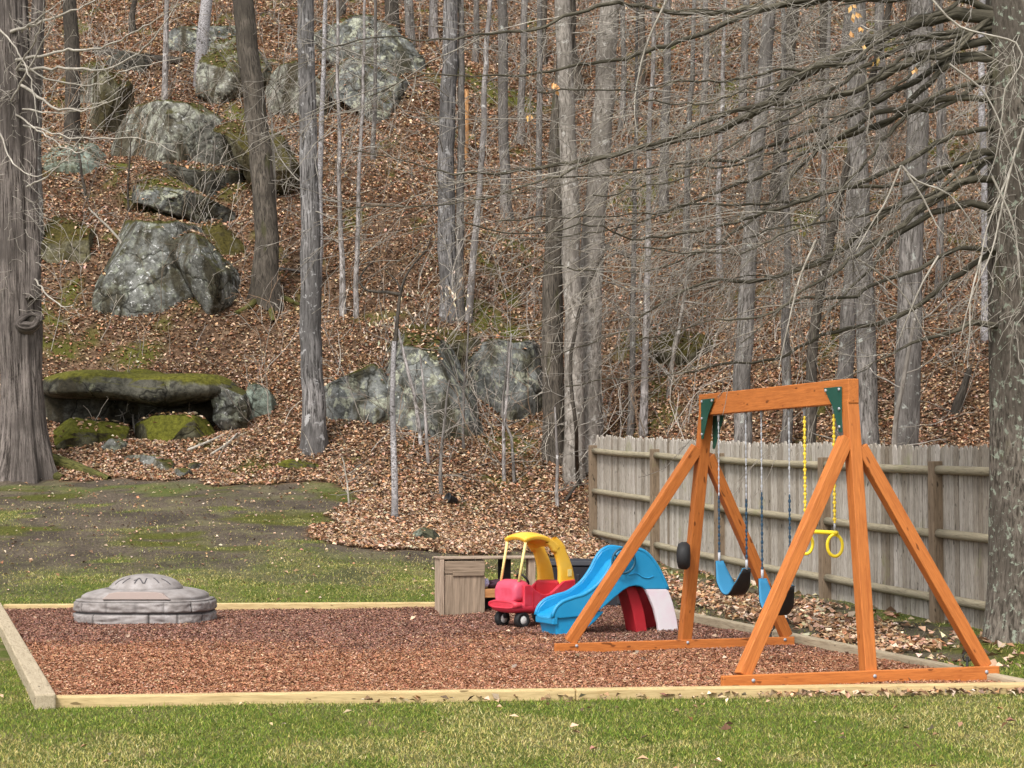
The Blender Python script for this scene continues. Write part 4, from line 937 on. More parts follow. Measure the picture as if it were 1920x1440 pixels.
# ------------------------------------------------------------------ the shaggy tree in front
def shaggy_tree():
    b = G(48, 890); Y = b[1]; t = thing('shaggy_tree', b, 'huge shaggy barked old tree with a knot hole and flaring foot at the lawn edge', 'tree')
    P = smooth_path([b - np.array([0, 0, .25]), b, W(40, 700, Y), W(34, 500, Y), W(26, 250, Y), W(20, 0, Y), W(14, -300, Y)], 0.09)
    ln = np.concatenate([[0], np.cumsum(np.linalg.norm(np.diff(P, axis=0), axis=1))])
    zpx = PX(P[:, 0], P[:, 1], P[:, 2])[1]
    r = np.interp(-zpx, [-900, -870, -800, -700, -620, -560, -400, -200, 0, 300], [PM(v, Y) / 2 for v in (106, 98, 82, 75, 82, 78, 72, 66, 62, 56)])
    def f(th, l):
        cx, cy = np.cos(th), np.sin(th)
        fl = 0.05 * np.cos(9 * th + 0.4 * np.sin(l * 0.9)) + 0.035 * np.cos(17 * th + 1 + 0.3 * l) + 0.05 * fbm(cx * 3, cy * 3, l * 0.5, 4, 5) + 0.035 * vnoise(cx * 14, cy * 14, l * 1.2, 8)
        e = np.exp(-np.maximum(l - 0.2, 0) / 0.35)
        return 1 + fl + 0.30 * e * (0.5 + 0.5 * np.cos(6 * th + 0.7))
    mb = MB(); mb.tube(P, r, 96, rfun=f); mb.build('trunk', M['shag_bark'], t)
    P2 = smooth_path([W(60, 560, Y - .25), W(62, 480, Y - .22), W(58, 300, Y - .1), W(66, 120, Y), W(78, -100, Y)], 0.15)
    mb = MB(); mb.tube(P2, np.linspace(PM(30, Y) / 2, PM(22, Y) / 2, len(P2)), 20, rfun=trunk_fn(20, 0.12, 3)); mb.build('limb', M['shag_bark'], t)
    # knot hole: a raised lip round a dark hollow
    c = W(57, 605, Y) + np.array([0.06, -PM(78, Y) / 2 * 0.94, 0.0]); a = np.linspace(0, 2 * math.pi, 25)
    ring = np.stack([c[0] + (0.15 + 0.02 * np.sin(2 * a)) * np.cos(a), c[1] - 0.01 + 0.05 * np.cos(a), c[2] + (0.10 + 0.025 * np.cos(a)) * np.sin(a) + 0.03 * np.cos(a)], -1)
    mb = MB(); mb.tube(ring, 0.062 - 0.028 * np.sin(a) + 0.012 * np.sin(a * 3 + 1), 12, ref=(0, 1, 0), rfun=trunk_fn(12, 0.3, 5)); mb.build('knot', M['shag_bark'], t)
    mb = MB(); mb.tube(np.array([c + [0, 0.04, 0], c + [0, 0.0, 0], c + [0, -0.012, 0]]), [0.13, 0.12, 0.001], 14, ref=(0, 0, 1), squash=(1, 1)); mb.build('knot_hole', M['dark_bark'], t)
    root_tubes(t, [([(95, 868), (140, 880), (205, 900)], 34, 10), ([(80, 884), (100, 895), (118, 900)], 30, 14)])
    # hanging twigs and long arching limbs
    rng = np.random.default_rng(17); mb = MB()
    runs = [[(30, 112), (130, 95), (190, 90), (250, 62), (340, 8)], [(20, 60), (80, 40), (160, 10), (230, -40)], [(36, 130), (120, 128), (210, 126), (290, 70), (345, -20)], [(40, 160), (100, 200), (165, 205), (230, 180)],
            [(42, 205), (110, 212), (150, 205), (200, 190)], [(44, 235), (100, 250), (150, 258), (270, 262), (330, 285)], [(30, 215), (130, 280), (180, 272)], [(30, 130), (60, 85), (78, 40), (90, -10)], [(20, 190), (70, 100), (110, 20), (130, -40)],
            [(62, 520), (95, 560), (130, 575), (160, 540)], [(50, 350), (90, 330), (130, 290), (165, 230), (182, 150)], [(38, 120), (100, 150), (180, 160), (240, 130), (340, 110)], [(40, 60), (90, 20), (150, -20)], [(0, 250), (20, 300), (60, 330), (110, 315)], [(-20, 40), (30, 90), (60, 160), (70, 230)]]
    for i, R in enumerate(runs):
        yy = Y - 0.35 - 1.6 * rng.random()
        pts = [W(a, b_, Y - 0.3 + (yy - Y) * k / (len(R) - 1)) for k, (a, b_) in enumerate(R)]
        Q = smooth_path(pts, 0.12); Q[1:] += rng.normal(0, 0.012, (len(Q) - 1, 3)); L = np.linalg.norm(np.diff(Q, axis=0), axis=1).sum()
        mb.tube(Q, np.linspace(0.030 if i < 4 else 0.018, 0.006, len(Q)), 5)
        side_twigs(mb, Q, 0.013, L, 2, 0.16, 0.05, 2.4, 0.8, rng, 0.004, 0.12, 0.34)
    for i in range(120):                                        # shaggy short twigs on the bole
        py = 20 + 560 * rng.random(); k = int(np.argmin(np.abs(zpx - py))); th = rng.random() * math.pi
        q = P[k] + np.array([math.cos(th) * r[k], -math.sin(th) * r[k], 0])
        twig(mb, q, (math.cos(th), -math.sin(th) * .7, -0.2), 0.3 + 0.6 * rng.random(), 0.006, 1, 0.22, 0.10, 4, 0.9, 3, rng, 0.0035)
    mb.build('crown', M['twig_pale'], t)
shaggy_tree()

# ------------------------------------------------------------------ the big lichen trunk and its long limbs
def lichen_tree():
    b = G(1930, 1200); Y = b[1]; t = thing('lichen_tree', b, 'massive lichen spotted trunk with long drooping bare limbs in front of the fence end', 'tree')
    P = smooth_path([b - np.array([0, 0, .25]), b, W(1932, 900, Y), W(1930, 500, Y), W(1922, 100, Y), W(1915, -300, Y), W(1910, -700, Y)], 0.1)
    zpx = PX(P[:, 0], P[:, 1], P[:, 2])[1]
    r = np.interp(-zpx, [-1230, -1190, -1100, -900, -500, 0, 700], [PM(v, Y) / 2 for v in (182, 168, 152, 146, 146, 140, 110)])
    mb = MB(); mb.tube(P, r, 80, rfun=trunk_fn(80, 0.06, 4, 0.10)); mb.build('trunk', M['lichen_bark'], t)
    rng = np.random.default_rng(23); LQ = []
    runs = [  # (polyline in photo pixels, base width px, end depth offset, density)
        ([(1862, 32), (1790, 28), (1700, 50), (1640, 78), (1560, 120), (1480, 155), (1430, 200), (1370, 232), (1280, 262), (1180, 285), (1080, 300), (960, 318), (840, 318), (720, 290), (660, 280)], 27, -1.5),
        ([(1865, 72), (1780, 92), (1690, 120), (1600, 170), (1500, 190), (1420, 192), (1330, 225), (1240, 270), (1160, 290), (1040, 330), (920, 370), (780, 392), (640, 398)], 16, -2.2),
        ([(1862, 100), (1790, 110), (1720, 150), (1640, 190), (1540, 240), (1460, 270), (1380, 300), (1280, 305), (1150, 330), (1050, 350), (960, 365)], 14, -0.6),
        ([(1862, 20), (1760, -10), (1640, 0), (1520, -6), (1420, 12), (1300, 60), (1200, 90), (1100, 110), (1020, 130), (900, 134), (800, 132), (700, 170)], 16, -2.6),
        ([(1862, -40), (1720, -40), (1600, -20), (1480, 2), (1380, 10), (1250, 18), (1160, 2), (1080, 20), (1000, 50), (900, 62), (800, 68), (700, 64), (600, 90)], 18, -3.2),
        ([(1858, 112), (1800, 112), (1740, 160), (1660, 240), (1600, 262), (1500, 300), (1440, 330), (1360, 360), (1260, 402), (1180, 430), (1060, 452), (960, 462)], 13, -1.2),
        ([(1866, 190), (1800, 180), (1720, 200), (1640, 210), (1560, 262), (1500, 310), (1420, 400), (1350, 452), (1280, 490), (1180, 510), (1080, 500), (1010, 478)], 13, -2.0),
        ([(1868, 285), (1820, 290), (1760, 330), (1710, 365), (1640, 410), (1560, 470), (1480, 500), (1400, 520), (1320, 520), (1240, 560), (1150, 620), (1060, 645), (1000, 660)], 16, -1.4),
        ([(1870, 335), (1810, 340), (1740, 380), (1680, 430), (1630, 470), (1560, 520), (1490, 560), (1440, 600), (1390, 640)], 15, -2.2),
        ([(1872, 400), (1820, 380), (1750, 400), (1690, 440), (1650, 500), (1610, 540), (1545, 610), (1530, 640)], 15, -0.8),
        ([(1868, 612), (1830, 608), (1780, 630), (1730, 640), (1690, 655), (1640, 680), (1600, 700)], 13, -1.0),
        ([(1872, 470), (1800, 470), (1720, 510), (1650, 530), (1600, 560), (1520, 560), (1440, 590), (1330, 600), (1240, 625), (1190, 640)], 10, -2.6),
        ([(1870, 150), (1780, 170), (1690, 230), (1600, 330), (1540, 400), (1470, 440), (1400, 470), (1300, 480), (1200, 470)], 10, -3.0),
        ([(1868, 240), (1790, 250), (1700, 300), (1620, 340), (1540, 360), (1440, 390), (1320, 420), (1200, 430), (1120, 400), (1000, 420), (880, 400)], 11, -3.4),
        ([(1860, 52), (1740, 70), (1620, 130), (1520, 210), (1420, 250), (1300, 330), (1220, 350), (1120, 370)], 11, -3.6)]
    for k in range(13):                                             # finer limbs between the main ones
        y0 = -150 + 640 * rng.random(); xe = 900 + 620 * rng.random(); A = 150 + 170 * rng.random(); lam = 260 + 160 * rng.random()
        xs_ = np.linspace(1866, xe, 11)
        runs.append(([(x_, y0 + A * (1 - math.exp(-(1866 - x_) / lam)) + rng.normal(0, 7) * (x_ < 1840)) for x_ in xs_], 8 + 3 * rng.random(), -3.4 * rng.random()))
    for i, (R, w0, dy) in enumerate(runs):
        n = len(R); pts = [W(a, b_, Y - 0.1 + dy * (k / (n - 1)) ** 1.2) for k, (a, b_) in enumerate(R)]
        Q = smooth_path(pts, 0.11); Q[2:] += np.cumsum(rng.normal(0, 0.007, (len(Q) - 2, 3)), 0) + rng.normal(0, 0.007, (len(Q) - 2, 3))
        L = np.linalg.norm(np.diff(Q, axis=0), axis=1).sum()
        lim = MB(); r0 = PM(w0, Y) / 2
        lim.tube(Q, np.maximum(r0 * (1 - np.linspace(0, 1, len(Q))) ** 1.0, 0.0055), 8, rfun=trunk_fn(8, 0.1, i + 2)); o = lim.build('limb', M['limb_olive'], t)
        tw = MB(); side_twigs(tw, Q, 0.010, L, 3, 0.12, 0.022, 2.7, 0.60, rng, 0.0027, 0.14, 0.42, 0.05, bias=(-0.1, 0, -0.25)); LQ.append(Q); tw.build('twig_crown', M['twig_grey'], o) if L > 2.6 and int(L * 2.7) > 9 else None
    tw = MB()
    hang = [[(1740, -10), (1800, 50), (1905, 80), (1912, 125), (1885, 165), (1880, 210), (1868, 290), (1850, 340)], [(1640, 100), (1622, 120), (1632, 200), (1626, 250), (1640, 290)], [(1690, 310), (1720, 340), (1780, 365), (1830, 430), (1860, 480)], [(1690, 310), (1660, 380), (1640, 410), (1605, 470)],
            [(1700, 325), (1730, 370), (1755, 420), (1770, 440)], [(1920, 240), (1890, 330), (1850, 430), (1835, 520), (1822, 600)], [(1905, 280), (1880, 380), (1860, 470), (1820, 560), (1800, 640)], [(1840, 480), (1820, 560), (1818, 630), (1808, 680)], [(1860, 330), (1900, 420), (1912, 520)], [(1780, 120), (1850, 180), (1900, 300), (1915, 360)],
            [(1760, 480), (1730, 530), (1700, 600), (1680, 650)], [(1600, 480), (1660, 520), (1700, 560), (1740, 640)], [(1530, 450), (1500, 520), (1480, 600), (1460, 690)], [(1250, 0), (1210, 90), (1190, 190), (1195, 260)]]
    for R in hang:
        yy = Y - 0.7 - 1.2 * rng.random(); Q = smooth_path([W(a, b_, yy) for a, b_ in R], 0.1); L = np.linalg.norm(np.diff(Q, axis=0), axis=1).sum()
        tw.tube(Q, np.linspace(0.011, 0.004, len(Q)), 4); side_twigs(tw, Q, 0.006, L, 2, 0.16, 0.06, 4.5, 0.8, rng, 0.0024, 0.14, 0.36)
    for Q in LQ:                                                    # pale whips drooping from the limbs
        for j in range(3):
            q = Q[int(len(Q) * (0.12 + 0.85 * rng.random()))]
            twig(tw, q, (-0.7 - 0.4 * rng.random(), -0.3 + 0.5 * rng.random(), 0.15 - 0.75 * rng.random()), 0.6 + 1.3 * rng.random(), 0.0055, 2, 0.10, 0.05, 3.6, 0.65, 3, rng, 0.0027)
    for i in range(90):
        py = 60 + 560 * rng.random(); k = int(np.argmin(np.abs(zpx - py))); th = math.pi * (0.25 + 0.75 * rng.random())
        q = P[k] + np.array([math.cos(th) * r[k], -math.sin(th) * r[k], 0])
        twig(tw, q, (math.cos(th), -math.sin(th) * .8, -0.5), 0.3 + 0.7 * rng.random(), 0.005, 2, 0.2, 0.12, 4.5, 0.8, 3, rng, 0.0022)
    tw.build('twig_crown', M['twig_pale'], t)
    # a few tan leaves still hanging
    q = [W(px, py, Y - 0.9) for px, py in ((1600, 12), (1606, 22), (1598, 30), (1612, 52), (1596, 60), (1622, 85), (1640, 110), (1042, 158), (1046, 164), (1038, 155), (993, 218), (996, 214), (1712, 130), (1650, 108))]
    q = np.repeat(np.array(q), 2, axis=0) + RNG.normal(0, 0.012, (28, 3))
    n = len(q); L = 0.045 + 0.035 * RNG.random(n); a = np.stack([RNG.normal(0, .4, n), RNG.normal(0, .4, n), -np.ones(n)], -1); a /= np.linalg.norm(a, axis=1)[:, None]
    bb = np.cross(a, np.array([0.2, 1, 0.1]) + RNG.normal(0, .3, (n, 3))); bb /= np.linalg.norm(bb, axis=1)[:, None]; nn = np.cross(a, bb)
    PP = np.stack([q, q + a * L[:, None] * .5 + bb * .018 + nn * .008, q + a * L[:, None], q + a * L[:, None] * .5 - bb * .018 + nn * .008], 1)
    m2 = MB(); m2.add(PP.reshape(-1, 3), [np.arange(n * 4).reshape(n, 4)]); m2.build('leaves', M['leaf'], t, attr={'col': np.repeat(palette(n, [(0.62, 0.36, 0.14), (0.7, 0.5, 0.25)], [2, 1], 0.1), 4, axis=0)})
lichen_tree()

# ------------------------------------------------------------------ fence
def fence():
    P0 = np.array([*W(1112, 1030, 30.6)[:2], 0]); P1 = np.array([*W(1855, 1195, 18.5)[:2], 0]); D = P1 - P0; L = np.linalg.norm(D); d = D / L
    nrm = np.array([d[1], -d[0], 0]); nrm = nrm if nrm[0] < 0 else -nrm           # towards the yard
    ts = [0.0, 0.235, 0.438, 0.701, 0.916, 1.13, 1.34]
    zb = lambda t: np.interp(t, [0, 0.5, 1, 1.4], [0.376, 0.14, -0.03, -0.1])
    t = thing('wooden_fence', (*P0[:2], zb(0)), 'weathered grey stockade fence with pointed pickets behind the swing set', 'fence')
    for k, a in enumerate(ts):
        p = P0 + D * a; hp = 1.66 if k else 1.66
        mb = MB(); mb.box((*p[:2], zb(a) + hp / 2 - 0.1), (0.115, 0.115, hp + 0.2), d, nrm, (0, 0, 1)); mb.build('post', M['post'], t, bevel=0.008)
    for a, b in zip(ts[:-1], ts[1:]):
        pa, pb = P0 + D * a + d * 0.06, P0 + D * b - d * 0.06
        for h in (0.28, 0.93, 1.57):
            q0 = np.array([*(pa - nrm * 0.0)[:2], zb(a) + h]); q1 = np.array([*(pb)[:2], zb(b) + h])
            mid = (q0 + q1) / 2 + np.array([0, 0, random.uniform(-.012, .006)])
            mb = MB(); mb.tube(smooth_path([q0, mid, q1], 0.3), 0.046, 10, ref=(0, 0, 1), cap=True, rfun=trunk_fn(10, 0.05, 3)); mb.build('rail', M['rail'], t)
        n = int(np.linalg.norm(pb - pa + d * 0.12) / 0.094); mb = MB()
        for i in range(n):
            f = (i + 0.5) / n; c = P0 + D * (a + (b - a) * f) - nrm * 0.062; z0 = zb(a + (b - a) * f) - 0.04 + random.uniform(-.015, .015)
            w_ = 0.044 * random.uniform(0.94, 1.0); h = 1.86 + random.uniform(-.014, .014)
            prof = [(-w_, 0), (w_, 0), (w_, h - 0.052), (w_ * 0.66, h - 0.020), (w_ * 0.26, h), (-w_ * 0.26, h), (-w_ * 0.66, h - 0.020), (-w_, h - 0.052)]
            lean = random.gauss(0, 0.004); off = random.random() * 30; tn = float(np.clip(0.47 + random.gauss(0, 0.21), 0, 1)); oy = random.uniform(-.003, .003)
            v, g = [], []
            for th in (-0.009 + oy, 0.009 + oy):
                for u, zz in prof:
                    v.append(c + d * (u + lean * zz) + nrm * th + np.array([0, 0, z0 + zz])); g.append((zz + off, u, th + off))
            m = len(prof); mb.add(v, [np.array([[j, (j + 1) % m, m + (j + 1) % m, m + j] for j in range(m)]), np.arange(m)[::-1], m + np.arange(m)], g, tint=tn)
        mb.build('picket_panel', M['picket'], t)
fence()

# ------------------------------------------------------------------ swing set
F1 = np.array([2.50, 13.53, 0.0]); UA = np.array([0.945, 0.326, 0]); UA /= np.linalg.norm(UA); VA = np.array([-0.326, 0.945, 0]); VA /= np.linalg.norm(VA)
F2 = np.array([1.46, 16.4, 0.0]); ZT = np.array([0, 0, 1.0])
TOP1 = F1 + VA * 0.24; TOP2 = F2 - VA * 0.476
BZ = 2.09                                                          # beam centre height
BEAM_A = np.array([*(TOP1 - VA * 0.06)[:2], BZ + .005]); BEAM_B = np.array([*(TOP2 + VA * 0.06)[:2], BZ - 0.005])
def beam_at_px(px, z=None):
    """point along the swing beam whose picture column is px"""
    f = np.linspace(0, 1, 2000)[:, None]; P = BEAM_A * (1 - f) + BEAM_B * f
    return P[int(np.argmin(np.abs(PX(P[:, 0], P[:, 1], P[:, 2])[0] - px)))].copy()
def swing_set():
    z0 = 0.035
    t = thing('swing_set', (*F1[:2], z0), 'orange stained wooden swing set with two A frames and green brackets', 'swing set')
    m = M['stain_wood']
    def part(nm, fn, mat=m, bev=0.006):
        mb = MB(); fn(mb); tn = random.uniform(0.36, 0.58); mb.T = [np.full(len(a), tn) for a in mb.T]; return mb.build(nm, mat, t, bevel=bev)
    part('top_beam', lambda b: b.beam(BEAM_A, BEAM_B, 0.085, 0.175))
    for F, TP, uL, uR, zl, zr, bz, ends in ((F1, TOP1, -0.975, 0.94, 1.72, 1.66, 0.05, (-1.16, 1.01)), (F2, TOP2, -1.045, 0.955, 1.70, 1.63, 0.045, (-1.19, 1.01))):
        lean = (TP - F) / 2.0                                       # horizontal drift per metre up
        at = lambda u, z: F + UA * u + lean * z + ZT * (z + z0)
        front = -VA * 0.0
        part('post', lambda b: b.beam(at(0, 0.0), at(0, 1.99 if F is F1 else 1.98), 0.092, 0.098, up=VA))
        sg = -1 if F is F1 else 1
        off = VA * 0.0
        part('leg', lambda b: b.beam(at(uL, 0.085), at(-0.052, zl), 0.092, 0.088, up=VA))
        part('leg', lambda b: b.beam(at(uR, 0.085), at(0.052, zr), 0.092, 0.088, up=VA))
        part('base_rail', lambda b: b.beam(F + UA * ends[0] + ZT * (z0 + bz - 0.01) - VA * 0.055, F + UA * ends[1] + ZT * (z0 + bz - 0.01) - VA * 0.055, 0.045, 0.115 if F is F1 else 0.085))
        for u in (uL + 0.04, 0.0, uR - 0.04):
            c = F + UA * u + ZT * (z0 + bz + 0.01) - VA * 0.079
            part('bolt', lambda b: b.tube([c - VA * 0.006, c + VA * 0.003], 0.013, 10, cap=True), M['steel'], 0)
        # anchor stakes behind the leg feet
        for u in (uL + 0.10, uR - 0.10):
            c = F + UA * u + VA * 0.075
            part('anchor_stake', lambda b: (b.tube([c + ZT * 0.0, c + ZT * 0.19], 0.010, 8, cap=True), b.tube([c + ZT * 0.19 + UA * 0.035 * math.cos(a) + ZT * 0.035 * math.sin(a) for a in np.linspace(0, 2 * math.pi, 13)], 0.006, 6)), M['black'], 0)
    def bracket(TP, s):
        """bent triangular plate joining the post and the beam"""
        f = VA * s; o = TP + ZT * z0
        side = -UA * 0.049
        # plate against the side of the beam
        pl = [(0.035, 2.13), (0.30, 2.13), (0.17, 1.99), (0.075, 1.80), (0.035, 1.80)]
        fn = lambda a, z, tt: np.array([*(o + f * a + side * (1 + tt))[:2], z])
        b = MB(); b.prism(pl, fn, 0.0, 0.13); b.prism([(0.035, 1.995), (0.26, 1.995), (0.075, 1.72), (0.035, 1.72)], lambda a, z, tt: np.array([*(o + f * a - side * (1 + tt))[:2], z]), 0.0, 0.13)
        br = b.build('bracket', M['green_metal'], t, bevel=0.003)
        for a, z in ((0.06, 2.11), (0.26, 2.11), (0.06, 1.84), (0.06, 1.97)):
            c = np.array([*(o + f * a + side * 1.13)[:2], z]); q = MB(); q.tube([c + UA * 0.002, c - UA * 0.010], 0.011, 8, cap=True); q.build('bolt', M['steel'], br)
    bracket(np.array([*(F1 + VA * 0.24 * 0.95)[:2], 0]), 1); bracket(np.array([*(F2 - VA * 0.476 * 0.95)[:2], 0]), -1)
    # dark round pad on the far post
    c = W(1283, 1042, 16.05); th = np.linspace(0, 2 * math.pi, 40, endpoint=False); prof = [(0.0, 0.06), (0.06, 0.06), (0.10, 0.05), (0.115, 0.02), (0.115, -0.02), (0.09, -0.045), (0.0, -0.045)]
    ax = np.array([-0.985, 0.17, 0]); ay = np.array([0.17, 0.985, 0])
    P = np.array([[c + ax * h + ay * r * math.cos(a) + ZT * r * math.sin(a) * 1.0 for a in th] for r, h in prof]); b = MB(); b.grid(P, close_v=True); b.build('round_pad', M['black'], t)
    # bright safety label on the far leg
    a = F2 + UA * 0.93 + ZT * 0.27 - VA * 0.052
    b = MB(); b.beam(a, a + (-UA * 0.6 + ZT) * 0.09, 0.05, 0.003, up=VA); b.build('label_plate', M['white'], t)
    b = MB(); b.beam(a - (-UA * 0.6 + ZT) * 0.04, a - (-UA * 0.6 + ZT) * 0.005, 0.05, 0.003, up=VA); b.build('label_plate', M['black'], t)
swing_set()

def chain(mb, a, b, r=0.0085, link=0.034):
    a, b = np.asarray(a, float), np.asarray(b, float); L = np.linalg.norm(b - a); n = int(L / link * 6)
    P = a[None] + (b - a)[None] * np.linspace(0, 1, n)[:, None]
    def f(th, l):
        k = np.floor(l / link); ph = (l / link - k)
        wv = 0.55 + 0.45 * np.sin(np.pi * ph)
        return wv * np.where(k % 2 < 1, 0.45 + 0.75 * np.abs(np.cos(th)), 0.45 + 0.75 * np.abs(np.sin(th)))
    mb.tube(P, r, 8, rfun=f)

def belt_swing(label, pxa, pxb, pya, pyb, pyc, coat):
    """far chain column, near chain column, rows of the two seat ends and of the belt's lowest point"""
    a, b = beam_at_px(pxa), beam_at_px(pxb); a[2] = b[2] = BZ - 0.10
    ea = W(pxa, pya, a[1]); eb = W(pxb, pyb, b[1]); ea[:2] = a[:2]; eb[:2] = b[:2]
    low = W((pxa + pxb) / 2, pyc, (a[1] + b[1]) / 2)[2]
    t = thing('belt_swing', (*((a + b) / 2)[:2], low), label, 'swing', 'swings under the beam')
    for top, end, cf in ((a, ea, coat[0]), (b, eb, coat[1])):
        mid = top + (end - top) * cf
        mb = MB(); mb.tube([top + ZT * 0.02, top - ZT * 0.05], [0.012, 0.009], 8, cap=True); mb.build('hanger', M['steel'], t)
        mb = MB(); chain(mb, top - ZT * 0.05, mid, 0.0065); mb.build('chain', M['steel'], t)
        mb = MB(); chain(mb, mid, end + ZT * 0.07, 0.0095); mb.build('chain', M['chain_blue'], t)
        mb = MB(); mb.tube([end + ZT * 0.07, end - ZT * 0.01], 0.011, 8, cap=True); mb.build('clip', M['steel'], t)
    # belt: a hanging U; wide, tapering to its ends
    s = np.linspace(0, 1, 27); depth = (ea[2] + eb[2]) / 2 - low
    ctr = ea[None] * (1 - s)[:, None] + eb[None] * s[:, None]
    sag = depth * (1 - np.abs(2 * s - 1) ** 2.3)
    ctr[:, 2] -= sag
    squeeze = 0.5 + (s - 0.5) * (1 - 0.12 * np.sin(np.pi * s)); ctr[:, :2] = (ea[None] * (1 - squeeze)[:, None] + eb[None] * squeeze[:, None])[:, :2]
    w_ = 0.086 * np.minimum(1, 0.45 + 3.2 * np.minimum(s, 1 - s)) ; tg = np.gradient(ctr, axis=0); tg /= np.linalg.norm(tg, axis=1)[:, None]
    dirw = UA + VA * 0.25; dirw /= np.linalg.norm(dirw); nn = np.cross(tg, dirw); nn *= np.where(nn[len(nn) // 2, 2] < 0, -1, 1)
    u = np.linspace(-1, 1, 7)
    for nm, off, mat in (('seat', 0.004, 'belt_blue'), ('underside', -0.004, 'black')):
        P = ctr[:, None] + dirw[None, None] * (w_[:, None] * u[None])[..., None] + nn[:, None] * off
        b2 = MB(); b2.grid(P); o = b2.build(nm, M[mat], t); sd_ = o.modifiers.new('thick', 'SOLIDIFY'); sd_.thickness = 0.007; sd_.offset = 0
belt_swing('blue belt swing hanging nearer the fence end of the beam', 1347, 1398, 1052, 1066, 1114, (0.55, 0.55))
belt_swing('blue belt swing half hidden by the near frame leg', 1427, 1479, 1085, 1098, 1152, (0.48, 0.48))

def trapeze():
    a, b = beam_at_px(1508), beam_at_px(1563); a[2] = b[2] = BZ - 0.10
    ea = W(1508, 996, a[1]); eb = W(1563, 999, b[1]); ea[:2] = a[:2]; eb[:2] = b[:2]
    t = thing('trapeze_bar', (*((a + b) / 2)[:2], eb[2]), 'yellow trapeze bar with two hanging rings on yellow coated chains', 'trapeze', 'swings under the beam')
    for top, end in ((a, ea), (b, eb)):
        mb = MB(); mb.tube([top + ZT * 0.02, top - ZT * 0.05], [0.012, 0.009], 8, cap=True); mb.build('hanger', M['steel'], t)
        mb = MB(); chain(mb, top - ZT * 0.05, end + ZT * 0.07, 0.0115, 0.030); mb.build('chain', M['yellow_rope'], t)
        mb = MB(); mb.tube([end + ZT * 0.08, end + ZT * 0.01], 0.008, 8, cap=True); mb.build('clip', M['steel'], t)
    d = (eb - ea) / np.linalg.norm(eb - ea)
    mb = MB(); mb.tube(smooth_path([ea - d * 0.03, eb + d * 0.03], 0.1), 0.0155, 12, cap=True); mb.build('bar', M['yellow_ring'], t)
    ring_w = UA * 0.92 - VA * 0.30; ring_w /= np.linalg.norm(ring_w)
    for e in (ea, eb):
        c = e - ZT * 0.092; an = np.linspace(0, 2 * math.pi, 33)
        mb = MB(); mb.tube(np.array([c + ring_w * 0.055 * math.cos(q) + ZT * 0.078 * math.sin(q) for q in an]), 0.0118, 10, ref=tuple(np.cross(ring_w, ZT))); mb.build('ring', M['yellow_ring'], t)
trapeze()

